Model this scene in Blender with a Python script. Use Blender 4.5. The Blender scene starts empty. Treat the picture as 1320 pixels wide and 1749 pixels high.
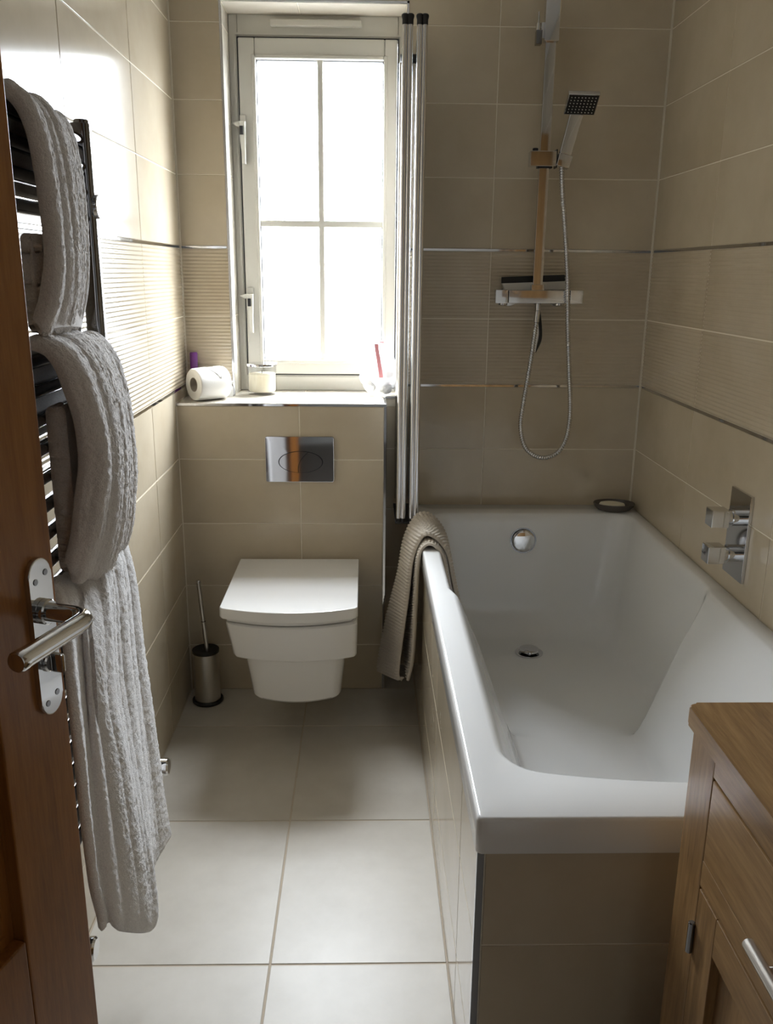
import bpy, bmesh, math, random
from mathutils import Vector, Matrix, noise

random.seed(7)
SC = bpy.context.scene
COL = SC.collection

# ------------------------------------------------------------------ camera
cam_d = bpy.data.cameras.new('camera')
cam = bpy.data.objects.new('camera', cam_d)
COL.objects.link(cam)
RR = Vector((0.99970485, -0.02241041, 0.00938025))
UU = Vector((-0.00301591, 0.26864151, 0.96323551))
FF = Vector((0.02410643, 0.9629795, -0.26849463))
CAM = Vector((0.55244, 0.0, 1.28503))
m = Matrix(((RR.x, UU.x, -FF.x, CAM.x), (RR.y, UU.y, -FF.y, CAM.y), (RR.z, UU.z, -FF.z, CAM.z), (0, 0, 0, 1)))
cam.matrix_world = m
cam_d.sensor_fit = 'VERTICAL'
cam_d.sensor_height = 36.0
cam_d.lens = 36.0 * 1469.8 / 1749.0
cam_d.clip_start = 0.02
SC.camera = cam

# ------------------------------------------------------------------ daylight, exposure
world = bpy.data.worlds.new('overcast_sky')
SC.world = world
world.use_nodes = True
wn = world.node_tree.nodes
bg = wn.get('Background') or wn.new('ShaderNodeBackground')
# bright hazy overcast: luminance grows from 0.5 at the horizon to 1 at the zenith, dull ground below
wt = world.node_tree
w_tc = wn.new('ShaderNodeTexCoord')
w_sep = wn.new('ShaderNodeSeparateXYZ')
wt.links.new(w_tc.outputs['Generated'], w_sep.inputs[0])
w_lum = wn.new('ShaderNodeMath')
w_lum.operation = 'MULTIPLY_ADD'
w_lum.inputs[1].default_value = 0.5
w_lum.inputs[2].default_value = 0.5
wt.links.new(w_sep.outputs['Z'], w_lum.inputs[0])
w_up = wn.new('ShaderNodeMath')
w_up.operation = 'GREATER_THAN'
w_up.inputs[1].default_value = 0.0
wt.links.new(w_sep.outputs['Z'], w_up.inputs[0])
w_mix = wn.new('ShaderNodeMix')
w_mix.data_type = 'FLOAT'
w_mix.inputs[2].default_value = 0.12
wt.links.new(w_up.outputs[0], w_mix.inputs[0])
wt.links.new(w_lum.outputs[0], w_mix.inputs[3])
w_str = wn.new('ShaderNodeMath')
w_str.operation = 'MULTIPLY'
w_str.inputs[1].default_value = 10.6          # zenith luminance
wt.links.new(w_mix.outputs[0], w_str.inputs[0])
bg.inputs['Color'].default_value = (0.91, 0.98, 1.06, 1)
wt.links.new(w_str.outputs[0], bg.inputs['Strength'])
SC.view_settings.view_transform = 'Standard'
SC.view_settings.look = 'None'
SC.view_settings.gamma = 1.0
SC.view_settings.exposure = 3.0
SC.view_settings.use_curve_mapping = False


def portal(name, loc, rot, sx, sy):
    l = bpy.data.lights.new(name, 'AREA')
    l.shape = 'RECTANGLE'
    l.size, l.size_y = sx, sy
    l.cycles.is_portal = True
    o = bpy.data.objects.new(name, l)
    o.location, o.rotation_euler = loc, rot
    COL.objects.link(o)


portal('window_daylight_portal', (0.405, 2.845, 1.45), (math.radians(-90), 0, 0), 0.46, 0.96)

# ------------------------------------------------------------------ dimensions (metres)
D = 2.68          # back wall
W = 1.411         # right wall
BF = 2.505        # front of the cistern boxing
BX = 0.612        # right end of the boxing
BZ = 0.912        # top of the boxing
PX = 0.7126       # bath side panel
EY = 1.04         # bath end panel
RIM = 0.565
CEIL = 2.35
YF = 0.10         # room side of the door wall
HZ = CEIL
WX0, WX1, WZ1 = 0.146, 0.664, 2.005   # window opening
WY = 2.81         # window frame face
ROWS = [0.152, 0.350, 0.549, 0.747, 0.947, 1.150, 1.351, 1.553, 1.752, 1.951, 2.150]
GAP = 0.003
TT = 0.0013        # how far tiles stand proud of the grout

# ------------------------------------------------------------------ materials
MATS = {}


def nt(name):
    mt = bpy.data.materials.new(name)
    mt.use_nodes = True
    n = mt.node_tree
    b = n.nodes['Principled BSDF']
    MATS[name] = mt
    return mt, n, b


def N(n, t, **k):
    x = n.nodes.new(t)
    for a, v in k.items():
        if a in x.inputs:
            x.inputs[a].default_value = v
        else:
            setattr(x, a, v)
    return x


def plain(name, col, rough=0.5, metal=0.0, spec=0.5, bump=None, coat=0.0):
    mt, n, b = nt(name)
    b.inputs['Base Color'].default_value = (*col, 1)
    b.inputs['Roughness'].default_value = rough
    b.inputs['Metallic'].default_value = metal
    b.inputs['Specular IOR Level'].default_value = spec
    b.inputs['Coat Weight'].default_value = coat
    if bump:
        sc, st, di = bump
        tc = N(n, 'ShaderNodeTexCoord')
        no = N(n, 'ShaderNodeTexNoise', Scale=sc, Detail=4.0)
        bp = N(n, 'ShaderNodeBump', Strength=st, Distance=di)
        n.links.new(tc.outputs['Object'], no.inputs['Vector'])
        n.links.new(no.outputs['Fac'], bp.inputs['Height'])
        n.links.new(bp.outputs['Normal'], b.inputs['Normal'])
    return mt


def tile_mat(name, c1, c2, rough, scale=3.0, bumpd=0.0004, spec=0.5):
    mt, n, b = nt(name)
    tc = N(n, 'ShaderNodeTexCoord')
    oi = N(n, 'ShaderNodeObjectInfo')
    mul = N(n, 'ShaderNodeVectorMath', operation='SCALE')
    mul.inputs[0].default_value = (37.0, 19.0, 53.0)
    n.links.new(oi.outputs['Random'], mul.inputs['Scale'])
    add = N(n, 'ShaderNodeVectorMath', operation='ADD')
    n.links.new(tc.outputs['Object'], add.inputs[0])
    n.links.new(mul.outputs[0], add.inputs[1])
    no = N(n, 'ShaderNodeTexNoise', Scale=scale, Detail=6.0, Roughness=0.6)
    n.links.new(add.outputs[0], no.inputs['Vector'])
    cr = N(n, 'ShaderNodeValToRGB')
    cr.color_ramp.elements[0].position = 0.32
    cr.color_ramp.elements[1].position = 0.70
    cr.color_ramp.elements[0].color = (*c1, 1)
    cr.color_ramp.elements[1].color = (*c2, 1)
    n.links.new(no.outputs['Fac'], cr.inputs['Fac'])
    n.links.new(cr.outputs['Color'], b.inputs['Base Color'])
    b.inputs['Roughness'].default_value = rough
    b.inputs['Specular IOR Level'].default_value = spec
    n2 = N(n, 'ShaderNodeTexNoise', Scale=9.0, Detail=2.0)
    n.links.new(add.outputs[0], n2.inputs['Vector'])
    bp = N(n, 'ShaderNodeBump', Strength=0.25, Distance=bumpd)
    n.links.new(n2.outputs['Fac'], bp.inputs['Height'])
    n.links.new(bp.outputs['Normal'], b.inputs['Normal'])
    return mt


def oak_mat(name, axis, c_dark, c_mid, c_light, rough=0.38):
    mt, n, b = nt(name)
    tc = N(n, 'ShaderNodeTexCoord')
    oi = N(n, 'ShaderNodeObjectInfo')
    mul = N(n, 'ShaderNodeVectorMath', operation='SCALE')
    mul.inputs[0].default_value = (3.1, 1.7, 2.3)
    n.links.new(oi.outputs['Random'], mul.inputs['Scale'])
    add = N(n, 'ShaderNodeVectorMath', operation='ADD')
    n.links.new(tc.outputs['Object'], add.inputs[0])
    n.links.new(mul.outputs[0], add.inputs[1])
    sc = {'X': (0.08, 1, 1), 'Y': (1, 0.08, 1), 'Z': (1, 1, 0.08)}[axis]
    mp = N(n, 'ShaderNodeMapping')
    mp.inputs['Scale'].default_value = sc
    n.links.new(add.outputs[0], mp.inputs['Vector'])
    n1 = N(n, 'ShaderNodeTexNoise', Scale=38.0, Detail=5.0, Roughness=0.62, Distortion=0.6)
    n.links.new(mp.outputs[0], n1.inputs['Vector'])
    n2 = N(n, 'ShaderNodeTexNoise', Scale=210.0, Detail=3.0, Roughness=0.7)
    n.links.new(mp.outputs[0], n2.inputs['Vector'])
    mx = N(n, 'ShaderNodeMath', operation='MULTIPLY_ADD')
    mx.inputs[1].default_value = 0.45
    n.links.new(n2.outputs['Fac'], mx.inputs[0])
    sb = N(n, 'ShaderNodeMath', operation='MULTIPLY')
    sb.inputs[1].default_value = 0.6
    n.links.new(n1.outputs['Fac'], sb.inputs[0])
    n.links.new(sb.outputs[0], mx.inputs[2])
    cr = N(n, 'ShaderNodeValToRGB')
    e = cr.color_ramp.elements
    e[0].position, e[0].color = 0.36, (*c_dark, 1)
    e[1].position, e[1].color = 0.68, (*c_light, 1)
    k = e.new(0.52)
    k.color = (*c_mid, 1)
    n.links.new(mx.outputs[0], cr.inputs['Fac'])
    n.links.new(cr.outputs['Color'], b.inputs['Base Color'])
    b.inputs['Roughness'].default_value = rough
    bp = N(n, 'ShaderNodeBump', Strength=0.25, Distance=0.0006)
    n.links.new(mx.outputs[0], bp.inputs['Height'])
    n.links.new(bp.outputs['Normal'], b.inputs['Normal'])
    return mt


def cloth_mat(name, col, scale=420.0, sheen=0.4, bd=0.0025):
    mt, n, b = nt(name)
    tc = N(n, 'ShaderNodeTexCoord')
    no = N(n, 'ShaderNodeTexNoise', Scale=scale, Detail=3.0, Roughness=0.7)
    n.links.new(tc.outputs['Object'], no.inputs['Vector'])
    cr = N(n, 'ShaderNodeValToRGB')
    cr.color_ramp.elements[0].position = 0.3
    cr.color_ramp.elements[1].position = 0.72
    cr.color_ramp.elements[0].color = (*[c * 0.82 for c in col], 1)
    cr.color_ramp.elements[1].color = (*[min(1, c * 1.08) for c in col], 1)
    n.links.new(no.outputs['Fac'], cr.inputs['Fac'])
    n.links.new(cr.outputs['Color'], b.inputs['Base Color'])
    b.inputs['Roughness'].default_value = 0.95
    b.inputs['Specular IOR Level'].default_value = 0.15
    b.inputs['Sheen Weight'].default_value = sheen
    bp = N(n, 'ShaderNodeBump', Strength=0.9, Distance=bd)
    n.links.new(no.outputs['Fac'], bp.inputs['Height'])
    n.links.new(bp.outputs['Normal'], b.inputs['Normal'])
    return mt


def glass_mat(name, refl=0.07, tint=(1, 1, 1), rough=0.02):
    mt = bpy.data.materials.new(name)
    mt.use_nodes = True
    n = mt.node_tree
    n.nodes.clear()
    out = N(n, 'ShaderNodeOutputMaterial')
    tr = N(n, 'ShaderNodeBsdfTransparent')
    tr.inputs['Color'].default_value = (*tint, 1)
    gl = N(n, 'ShaderNodeBsdfGlossy', Roughness=rough)
    mx = N(n, 'ShaderNodeMixShader')
    lw = N(n, 'ShaderNodeLayerWeight', Blend=0.5)
    pw = N(n, 'ShaderNodeMath', operation='POWER')
    pw.inputs[1].default_value = 5.0
    n.links.new(lw.outputs['Facing'], pw.inputs[0])
    sk = N(n, 'ShaderNodeMath', operation='MULTIPLY_ADD')
    sk.inputs[1].default_value = 0.96
    sk.inputs[2].default_value = 0.035
    n.links.new(pw.outputs[0], sk.inputs[0])
    n.links.new(sk.outputs[0], mx.inputs[0])
    n.links.new(tr.outputs[0], mx.inputs[1])
    n.links.new(gl.outputs[0], mx.inputs[2])
    n.links.new(mx.outputs[0], out.inputs['Surface'])
    MATS[name] = mt
    return mt


def film_mat(name):
    mt = bpy.data.materials.new(name)
    mt.use_nodes = True
    n = mt.node_tree
    n.nodes.clear()
    out = N(n, 'ShaderNodeOutputMaterial')
    tr = N(n, 'ShaderNodeBsdfTransparent')
    tl = N(n, 'ShaderNodeBsdfTranslucent')
    tl.inputs['Color'].default_value = (0.9, 0.9, 0.9, 1)
    gl = N(n, 'ShaderNodeBsdfGlossy', Roughness=0.15)
    m1 = N(n, 'ShaderNodeMixShader', Fac=0.25)
    m1.inputs[0].default_value = 0.5
    m2 = N(n, 'ShaderNodeMixShader')
    m2.inputs[0].default_value = 0.12
    n.links.new(tr.outputs[0], m1.inputs[1])
    n.links.new(tl.outputs[0], m1.inputs[2])
    n.links.new(m1.outputs[0], m2.inputs[1])
    n.links.new(gl.outputs[0], m2.inputs[2])
    n.links.new(m2.outputs[0], out.inputs['Surface'])
    MATS[name] = mt
    return mt


T1, T2 = (0.52, 0.44, 0.32), (0.63, 0.55, 0.42)
M_TILE = tile_mat('glazed_beige_wall_tile', T1, T2, 0.13, spec=0.36)
M_FLOOR = tile_mat('pale_beige_floor_tile', (0.52, 0.48, 0.41), (0.64, 0.60, 0.53), 0.41, 4.0)
M_GROUT = plain('cream_grout', (0.80, 0.74, 0.62), 0.9, bump=(300, 0.3, 0.0005))
M_FGROUT = plain('floor_grout', (0.55, 0.47, 0.37), 0.9, bump=(300, 0.3, 0.0005))
M_CHROME = plain('polished_chrome', (0.66, 0.66, 0.67), 0.05, 1.0)
M_DCHROME = plain('dark_mirror_chrome', (0.24, 0.24, 0.25), 0.08, 1.0)
M_STEEL = plain('brushed_steel', (0.62, 0.60, 0.57), 0.28, 1.0, bump=(400, 0.15, 0.0003))
M_ALU = plain('satin_aluminium', (0.80, 0.80, 0.83), 0.2, 1.0)
M_BLACK = plain('black_rubber', (0.012, 0.011, 0.011), 0.45)
M_CER = plain('white_ceramic', (0.80, 0.79, 0.77), 0.08, spec=0.55)
M_ACR = plain('white_bath_acrylic', (0.80, 0.80, 0.79), 0.09, spec=0.55)
M_UPVC = plain('white_window_plastic', (0.57, 0.55, 0.49), 0.3)
M_PAINT = plain('white_ceiling_paint', (0.78, 0.77, 0.74), 0.85, bump=(200, 0.2, 0.0004))
M_HALL = plain('hall_wall_paint', (0.70, 0.68, 0.63), 0.85, bump=(200, 0.2, 0.0004))
M_CARPET = plain('hall_carpet', (0.30, 0.26, 0.22), 0.95, bump=(500, 0.6, 0.003))
M_OAKD = oak_mat('varnished_oak_door', 'Z', (0.20, 0.070, 0.012), (0.30, 0.110, 0.020), (0.37, 0.150, 0.032), 0.33)
OK1 = ((0.165, 0.086, 0.028), (0.285, 0.158, 0.057), (0.39, 0.235, 0.096))
M_OAKZ = oak_mat('oak_upright_grain', 'Z', *OK1)
M_OAKY = oak_mat('oak_lengthwise_grain', 'Y', *OK1)
M_TOWEL = cloth_mat('greige_terry', (0.76, 0.72, 0.69))
M_TOWEL2 = cloth_mat('pale_terry', (0.88, 0.86, 0.85))
M_MAT = cloth_mat('chenille_cotton', (0.62, 0.56, 0.48), 500.0, 0.3, 0.001)
M_PIPE = plain('cream_edge_binding', (0.62, 0.56, 0.48), 0.9, bump=(600, 0.4, 0.0005))
M_GLASS = glass_mat('clear_pane')
M_SGLASS = glass_mat('screen_glass', tint=(0.95, 0.965, 0.96))
M_JAR = glass_mat('jar_glass', tint=(0.98, 0.98, 0.97))
M_WAX = plain('cream_wax', (0.78, 0.72, 0.58), 0.5)
M_PAPER = plain('white_tissue_paper', (0.84, 0.83, 0.80), 0.9, bump=(350, 0.5, 0.0006))
M_CARD = plain('grey_card_core', (0.33, 0.29, 0.24), 0.9)
M_PURPLE = plain('purple_plastic', (0.19, 0.045, 0.26), 0.35)
M_WPLAS = plain('white_plastic', (0.82, 0.81, 0.78), 0.35)
M_COTTON = plain('cotton_wool', (0.86, 0.85, 0.85), 1.0, bump=(180, 1.0, 0.004))
M_PINK = plain('pink_ribbon', (0.75, 0.30, 0.32), 0.5)
M_FILM = film_mat('clear_plastic_film')
M_SOAP = plain('cream_soap', (0.80, 0.74, 0.58), 0.45)
M_DISH = plain('dark_glazed_dish', (0.10, 0.085, 0.072), 0.2)
M_DARK = plain('shadow_gap_lining', (0.10, 0.09, 0.08), 0.9)
M_WHITEOUT = plain('squeegee_white', (0.75, 0.73, 0.68), 0.35)

# ------------------------------------------------------------------ helpers
BASE = {}


def wbase(p):
    return BASE.get(p.name, Vector((0, 0, 0))) if p else Vector((0, 0, 0))


def link(name, me, mat, parent=None, local=False, at=None):
    o = bpy.data.objects.new(name, me)
    COL.objects.link(o)
    if mat is not None and not me.materials:
        me.materials.append(mat)
    at = Vector(at) if at is not None else Vector((0, 0, 0))
    if parent is not None:
        o.parent = parent
        o.location = at if local else at - wbase(parent)
    else:
        o.location = at
    BASE[o.name] = at
    if me.get('weighted'):
        wnm = o.modifiers.new('weighted_normals', 'WEIGHTED_NORMAL')
        wnm.mode = 'FACE_AREA'
        wnm.weight = 50
        wnm.keep_sharp = True
    return o


def thing(name, label, cat, loc=(0, 0, 0), group=None):
    o = bpy.data.objects.new(name, None)
    o.empty_display_size = 0.05
    COL.objects.link(o)
    o.location = loc
    BASE[o.name] = Vector(loc)
    tag(o, label, cat, group)
    return o


def tag(o, label, cat, group=None):
    o['label'] = label
    o['category'] = cat
    if group:
        o['group'] = group
    return o


def struct(o, label=None):
    o['kind'] = 'structure'
    if label:
        o['label'] = label
    return o


def finish(bm, smooth=None):
    bmesh.ops.recalc_face_normals(bm, faces=bm.faces)
    me = bpy.data.meshes.new('mesh')
    bm.to_mesh(me)
    bm.free()
    if smooth is not None:
        me.shade_smooth()
        me.set_sharp_from_angle(angle=math.radians(smooth))
        if smooth <= 45:
            me['weighted'] = 1
    return me


def add_box(bm, x0, x1, y0, y1, z0, z1):
    vs = [bm.verts.new((x, y, z)) for z in (z0, z1) for y in (y0, y1) for x in (x0, x1)]
    fs = []
    for f in ((0, 2, 3, 1), (4, 5, 7, 6), (0, 1, 5, 4), (2, 6, 7, 3), (0, 4, 6, 2), (1, 3, 7, 5)):
        fs.append(bm.faces.new([vs[i] for i in f]))
    return vs, fs


def box_me(x0, x1, y0, y1, z0, z1, bev=0.0, seg=2):
    bm = bmesh.new()
    add_box(bm, x0, x1, y0, y1, z0, z1)
    if bev:
        bmesh.ops.bevel(bm, geom=bm.edges[:], offset=bev, segments=seg, affect='EDGES', profile=0.5)
    return finish(bm, 40 if bev else None)


def box(name, x0, x1, y0, y1, z0, z1, mat, parent=None, bev=0.0, seg=2, local=False):
    return link(name, box_me(x0, x1, y0, y1, z0, z1, bev, seg), mat, parent, local)


def frame_axes(d):
    d = Vector(d).normalized()
    a = Vector((0, 0, 1)) if abs(d.z) < 0.9 else Vector((1, 0, 0))
    u = d.cross(a).normalized()
    return u, d.cross(u).normalized(), d


def add_lathe(bm, prof, o, axis, seg=24):
    """prof: (radius, distance along axis); radius 0 closes the end"""
    u, v, d = frame_axes(axis)
    o = Vector(o)
    rings = []
    for r, t in prof:
        c = o + d * t
        if r <= 1e-7:
            rings.append([bm.verts.new(c)])
        else:
            rings.append([bm.verts.new(c + (u * math.cos(2 * math.pi * i / seg) + v * math.sin(2 * math.pi * i / seg)) * r) for i in range(seg)])
    for a, b in zip(rings, rings[1:]):
        for i in range(seg):
            j = (i + 1) % seg
            if len(a) == 1 and len(b) == 1:
                continue
            if len(a) == 1:
                bm.faces.new((a[0], b[i], b[j]))
            elif len(b) == 1:
                bm.faces.new((a[i], a[j], b[0]))
            else:
                bm.faces.new((a[i], a[j], b[j], b[i]))


def lathe(name, prof, o, axis, mat, parent=None, seg=24, smooth=40, local=False):
    bm = bmesh.new()
    add_lathe(bm, prof, o, axis, seg)
    return link(name, finish(bm, smooth), mat, parent, local)


def cyl(name, a, b, r, mat, parent=None, seg=20, bev=0.0015, local=False):
    a, b = Vector(a), Vector(b)
    L = (b - a).length
    bev = min(bev, L * 0.3, r * 0.5)
    return lathe(name, [(0, 0), (r - bev, 0), (r, bev), (r, L - bev), (r - bev, L), (0, L)], a, b - a, mat, parent, seg, local=local)


def catmull(pts, n):
    pts = [Vector(p) for p in pts]
    P = [pts[0] * 2 - pts[1]] + pts + [pts[-1] * 2 - pts[-2]]
    # arc length parametrisation on a dense polyline
    dense = []
    for i in range(1, len(P) - 2):
        for k in range(24):
            t = k / 24
            a, b, c, d = P[i - 1], P[i], P[i + 1], P[i + 2]
            dense.append(0.5 * ((2 * b) + (c - a) * t + (2 * a - 5 * b + 4 * c - d) * t * t + (3 * b - a - 3 * c + d) * t * t * t))
    dense.append(pts[-1])
    cum = [0.0]
    for a, b in zip(dense, dense[1:]):
        cum.append(cum[-1] + (b - a).length)
    out = []
    j = 0
    for i in range(n):
        s = cum[-1] * i / (n - 1)
        while j < len(cum) - 2 and cum[j + 1] < s:
            j += 1
        w = (s - cum[j]) / max(1e-9, cum[j + 1] - cum[j])
        out.append(dense[j].lerp(dense[j + 1], min(1, max(0, w))))
    return out, cum[-1]


def add_tube(bm, path, rad, seg=10, cap=True):
    n = len(path)
    rings = []
    prev = None
    for i, p in enumerate(path):
        d = (path[min(i + 1, n - 1)] - path[max(i - 1, 0)]).normalized()
        if prev is None:
            u, v, _ = frame_axes(d)
        else:
            u = (prev - d * prev.dot(d)).normalized()
            v = d.cross(u)
        prev = u
        r = rad(i) if callable(rad) else rad
        rings.append([bm.verts.new(p + (u * math.cos(2 * math.pi * k / seg) + v * math.sin(2 * math.pi * k / seg)) * r) for k in range(seg)])
    for a, b in zip(rings, rings[1:]):
        for k in range(seg):
            bm.faces.new((a[k], a[(k + 1) % seg], b[(k + 1) % seg], b[k]))
    if cap:
        bm.faces.new(rings[0][::-1])
        bm.faces.new(rings[-1])


def tube(name, path, rad, mat, parent=None, seg=10, smooth=60, local=False):
    bm = bmesh.new()
    add_tube(bm, [Vector(p) for p in path], rad, seg)
    return link(name, finish(bm, smooth), mat, parent, local)


def prism_me(outline, a, b, axes, bev=0.0, seg=2, smooth=40):
    """outline 2D points; axes = (u, v, n) vectors; extruded from a to b along n"""
    u, v, n = [Vector(q) for q in axes]
    bm = bmesh.new()
    lo = [bm.verts.new(u * p[0] + v * p[1] + n * a) for p in outline]
    hi = [bm.verts.new(u * p[0] + v * p[1] + n * b) for p in outline]
    k = len(outline)
    f1 = bm.faces.new(lo[::-1])
    f2 = bm.faces.new(hi)
    for i in range(k):
        bm.faces.new((lo[i], lo[(i + 1) % k], hi[(i + 1) % k], hi[i]))
    if bev:
        ed = list({e for f in (f1, f2) for e in f.edges})
        bmesh.ops.bevel(bm, geom=ed, offset=bev, segments=seg, affect='EDGES', profile=0.5)
    return finish(bm, smooth)


def rrect(x0, x1, y0, y1, r, k=6):
    """rounded rectangle outline; r one radius or four (x0y0, x1y0, x1y1, x0y1)"""
    if not isinstance(r, (tuple, list)):
        r = (r,) * 4
    pts = []
    for (cx, cy, a0, q) in ((x0, y0, 180, r[0]), (x1, y0, 270, r[1]), (x1, y1, 0, r[2]), (x0, y1, 90, r[3])):
        ox = cx + (q if cx == x0 else -q)
        oy = cy + (q if cy == y0 else -q)
        for i in range(k + 1):
            t = math.radians(a0 + 90 * i / k)
            pts.append((ox + q * math.cos(t), oy + q * math.sin(t)))
    return pts


AX_XY = ((1, 0, 0), (0, 1, 0), (0, 0, 1))
AX_XZ = ((1, 0, 0), (0, 0, 1), (0, -1, 0))
AX_YZ = ((0, 1, 0), (0, 0, 1), (1, 0, 0))

PLANES = {
    'left': Matrix(((0, 0, 1), (1, 0, 0), (0, 1, 0))),
    'back': Matrix(((1, 0, 0), (0, 0, -1), (0, 1, 0))),
    'right': Matrix(((0, 0, -1), (-1, 0, 0), (0, 1, 0))),
    'up': Matrix(((1, 0, 0), (0, 1, 0), (0, 0, 1))),
    'facer': Matrix(((0, 0, 1), (1, 0, 0), (0, 1, 0))),
    'down': Matrix(((1, 0, 0), (0, -1, 0), (0, 0, -1))),
}
TILE_CACHE = {}
RIBS = 19


def tile_mesh(w, h, mat, rib):
    key = (round(w, 4), round(h, 4), mat.name, rib)
    if key in TILE_CACHE:
        return TILE_CACHE[key]
    bm = bmesh.new()
    if not rib:
        add_box(bm, -w / 2, w / 2, -h / 2, h / 2, -TT, 0)
        top = [f for f in bm.faces if all(abs(v.co.z) < 1e-6 for v in f.verts)]
        bmesh.ops.bevel(bm, geom=list(top[0].edges), offset=0.0009, segments=1, affect='EDGES', profile=0.5)
        me = finish(bm)
    else:
        nr = max(1, round(RIBS * h / 0.197))
        k = 6
        a, b = [], []
        for i in range(nr * k + 1):
            v = -h / 2 + h * i / (nr * k)
            z = 0.0009 - 0.0020 * (0.5 + 0.5 * math.cos(2 * math.pi * i / k))
            a.append(bm.verts.new((-w / 2, v, z)))
            b.append(bm.verts.new((w / 2, v, z)))
        for i in range(nr * k):
            bm.faces.new((a[i], b[i], b[i + 1], a[i + 1]))
        la = [bm.verts.new((-w / 2, -h / 2, -TT)), bm.verts.new((-w / 2, h / 2, -TT))]
        lb = [bm.verts.new((w / 2, -h / 2, -TT)), bm.verts.new((w / 2, h / 2, -TT))]
        bm.faces.new([la[0]] + a + [la[1]])
        bm.faces.new([lb[1]] + b[::-1] + [lb[0]])
        bm.faces.new((a[0], la[0], lb[0], b[0]))
        bm.faces.new((a[-1], b[-1], lb[1], la[1]))
        me = finish(bm, 60)
    me.materials.append(mat)
    TILE_CACHE[key] = me
    return me


def place_tile(parent, plane, u0, u1, v0, v1, front, mat, rib=False, gap=GAP, name='tile'):
    w, h = u1 - u0 - gap, v1 - v0 - gap
    if w < 0.008 or h < 0.006:
        return
    me = tile_mesh(w, h, mat, rib)
    cu, cv = (u0 + u1) / 2, (v0 + v1) / 2
    R = PLANES[plane]
    if plane in ('left', 'facer'):
        c = Vector((front, cu, cv))
    elif plane == 'back':
        c = Vector((cu, front, cv))
    elif plane == 'right':
        c = Vector((front, cu, cv))
    elif plane == 'up':
        c = Vector((cu, cv, front))
    else:
        c = Vector((cu, cv, front))
    o = bpy.data.objects.new(name, me)
    COL.objects.link(o)
    o.parent = parent
    o.rotation_euler = R.to_euler()
    o.location = c - wbase(parent)
    return o


def spans(a, b, cuts):
    s = [a] + [c for c in sorted(cuts) if a + 0.002 < c < b - 0.002] + [b]
    return list(zip(s, s[1:]))


TRIM_H = 0.008
TRIM_Z = (0.947, 1.351)


def rows_between(z0, z1):
    """tile rows with the two metal strips cut out"""
    out = []
    for a, b in spans(z0, z1, ROWS):
        rib = 0.94 < a < 1.34 and b <= 1.36
        for t in TRIM_Z:
            if abs(a - t) < 0.001:
                a += TRIM_H / 2 - 0.001
            if abs(b - t) < 0.001:
                b -= TRIM_H / 2 - 0.001
        out.append((a, b, rib))
    return out


def tile_field(parent, plane, u0, u1, z0, z1, ucuts, front, holes=()):
    for a, b, rib in rows_between(z0, z1):
        for p, q in spans(u0, u1, ucuts):
            pieces = [(p, q, a, b)]
            for (hu0, hu1, hz0, hz1) in holes:
                nxt = []
                for (x0, x1, y0, y1) in pieces:
                    if hu1 <= x0 or hu0 >= x1 or hz1 <= y0 or hz0 >= y1:
                        nxt.append((x0, x1, y0, y1))
                        continue
                    if hu0 > x0:
                        nxt.append((x0, hu0, y0, y1))
                    if hu1 < x1:
                        nxt.append((hu1, x1, y0, y1))
                    mx0, mx1 = max(x0, hu0), min(x1, hu1)
                    if hz0 > y0:
                        nxt.append((mx0, mx1, y0, hz0))
                    if hz1 < y1:
                        nxt.append((mx0, mx1, hz1, y1))
                pieces = nxt
            for (x0, x1, y0, y1) in pieces:
                place_tile(parent, plane, x0, x1, y0, y1, front, M_TILE, rib)


# ------------------------------------------------------------------ the room shell
def slabs(name, boxes, mat):
    bm = bmesh.new()
    for b in boxes:
        add_box(bm, *b)
    return struct(link(name, finish(bm), mat))


G = TT  # grout face sits behind the tile face
wall_left = slabs('wall_left', [(-0.12, -G, YF, 3.0, -0.12, CEIL)], M_GROUT)
wall_right = slabs('wall_right', [(W + G, W + 0.12, YF, 3.0, -0.12, CEIL)], M_GROUT)
wall_back = slabs('wall_back', [
    (-G, WX0 - G, D + G, 2.885, -0.12, CEIL), (WX1 + G, W + G, D + G, 2.885, -0.12, CEIL),
    (WX0 - G, WX1 + G, D + G, 2.885, -0.12, BZ - 0.012), (WX0 - G, WX1 + G, D + G, 2.885, WZ1 + G, CEIL)], M_GROUT)
ceiling = slabs('ceiling', [(-0.12, W + 0.12, YF - 0.12, 3.0, CEIL, CEIL + 0.1)], M_PAINT)
floor = slabs('floor', [(-0.12, W + 0.12, YF - 0.12, 3.0, -0.12, -G)], M_FGROUT)
# door wall with the doorway the camera stands in
wall_front = slabs('wall_front', [(0.82, W + 0.12, YF - 0.12, YF, -0.12, CEIL), (-0.12, 0.82, YF - 0.12, YF, 2.04, CEIL),
                                  (-0.12, 0.0, YF - 0.12, YF, -0.12, CEIL)], M_HALL)
# landing behind the camera
wall_hall_back = slabs('wall_hall_back', [(-1.0, 2.0, -1.75, -1.63, -0.12, CEIL)], M_HALL)
wall_hall_left = slabs('wall_hall_left', [(-1.12, -1.0, -1.75, YF - 0.12, -0.12, CEIL)], M_HALL)
wall_hall_right = slabs('wall_hall_right', [(2.0, 2.12, -1.75, YF, -0.12, CEIL)], M_HALL)
wall_hall_front = slabs('wall_hall_front', [(-1.0, -0.12, YF - 0.12, YF, -0.12, CEIL), (W + 0.12, 2.0, YF - 0.12, YF, -0.12, CEIL)], M_HALL)
floor_hall = slabs('floor_hall', [(-1.12, 2.12, -1.75, YF - 0.12, -0.12, -0.002)], M_CARPET)
ceiling_hall = slabs('ceiling_hall', [(-1.12, 2.12, -1.75, YF - 0.12, CEIL, CEIL + 0.1)], M_PAINT)

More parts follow.
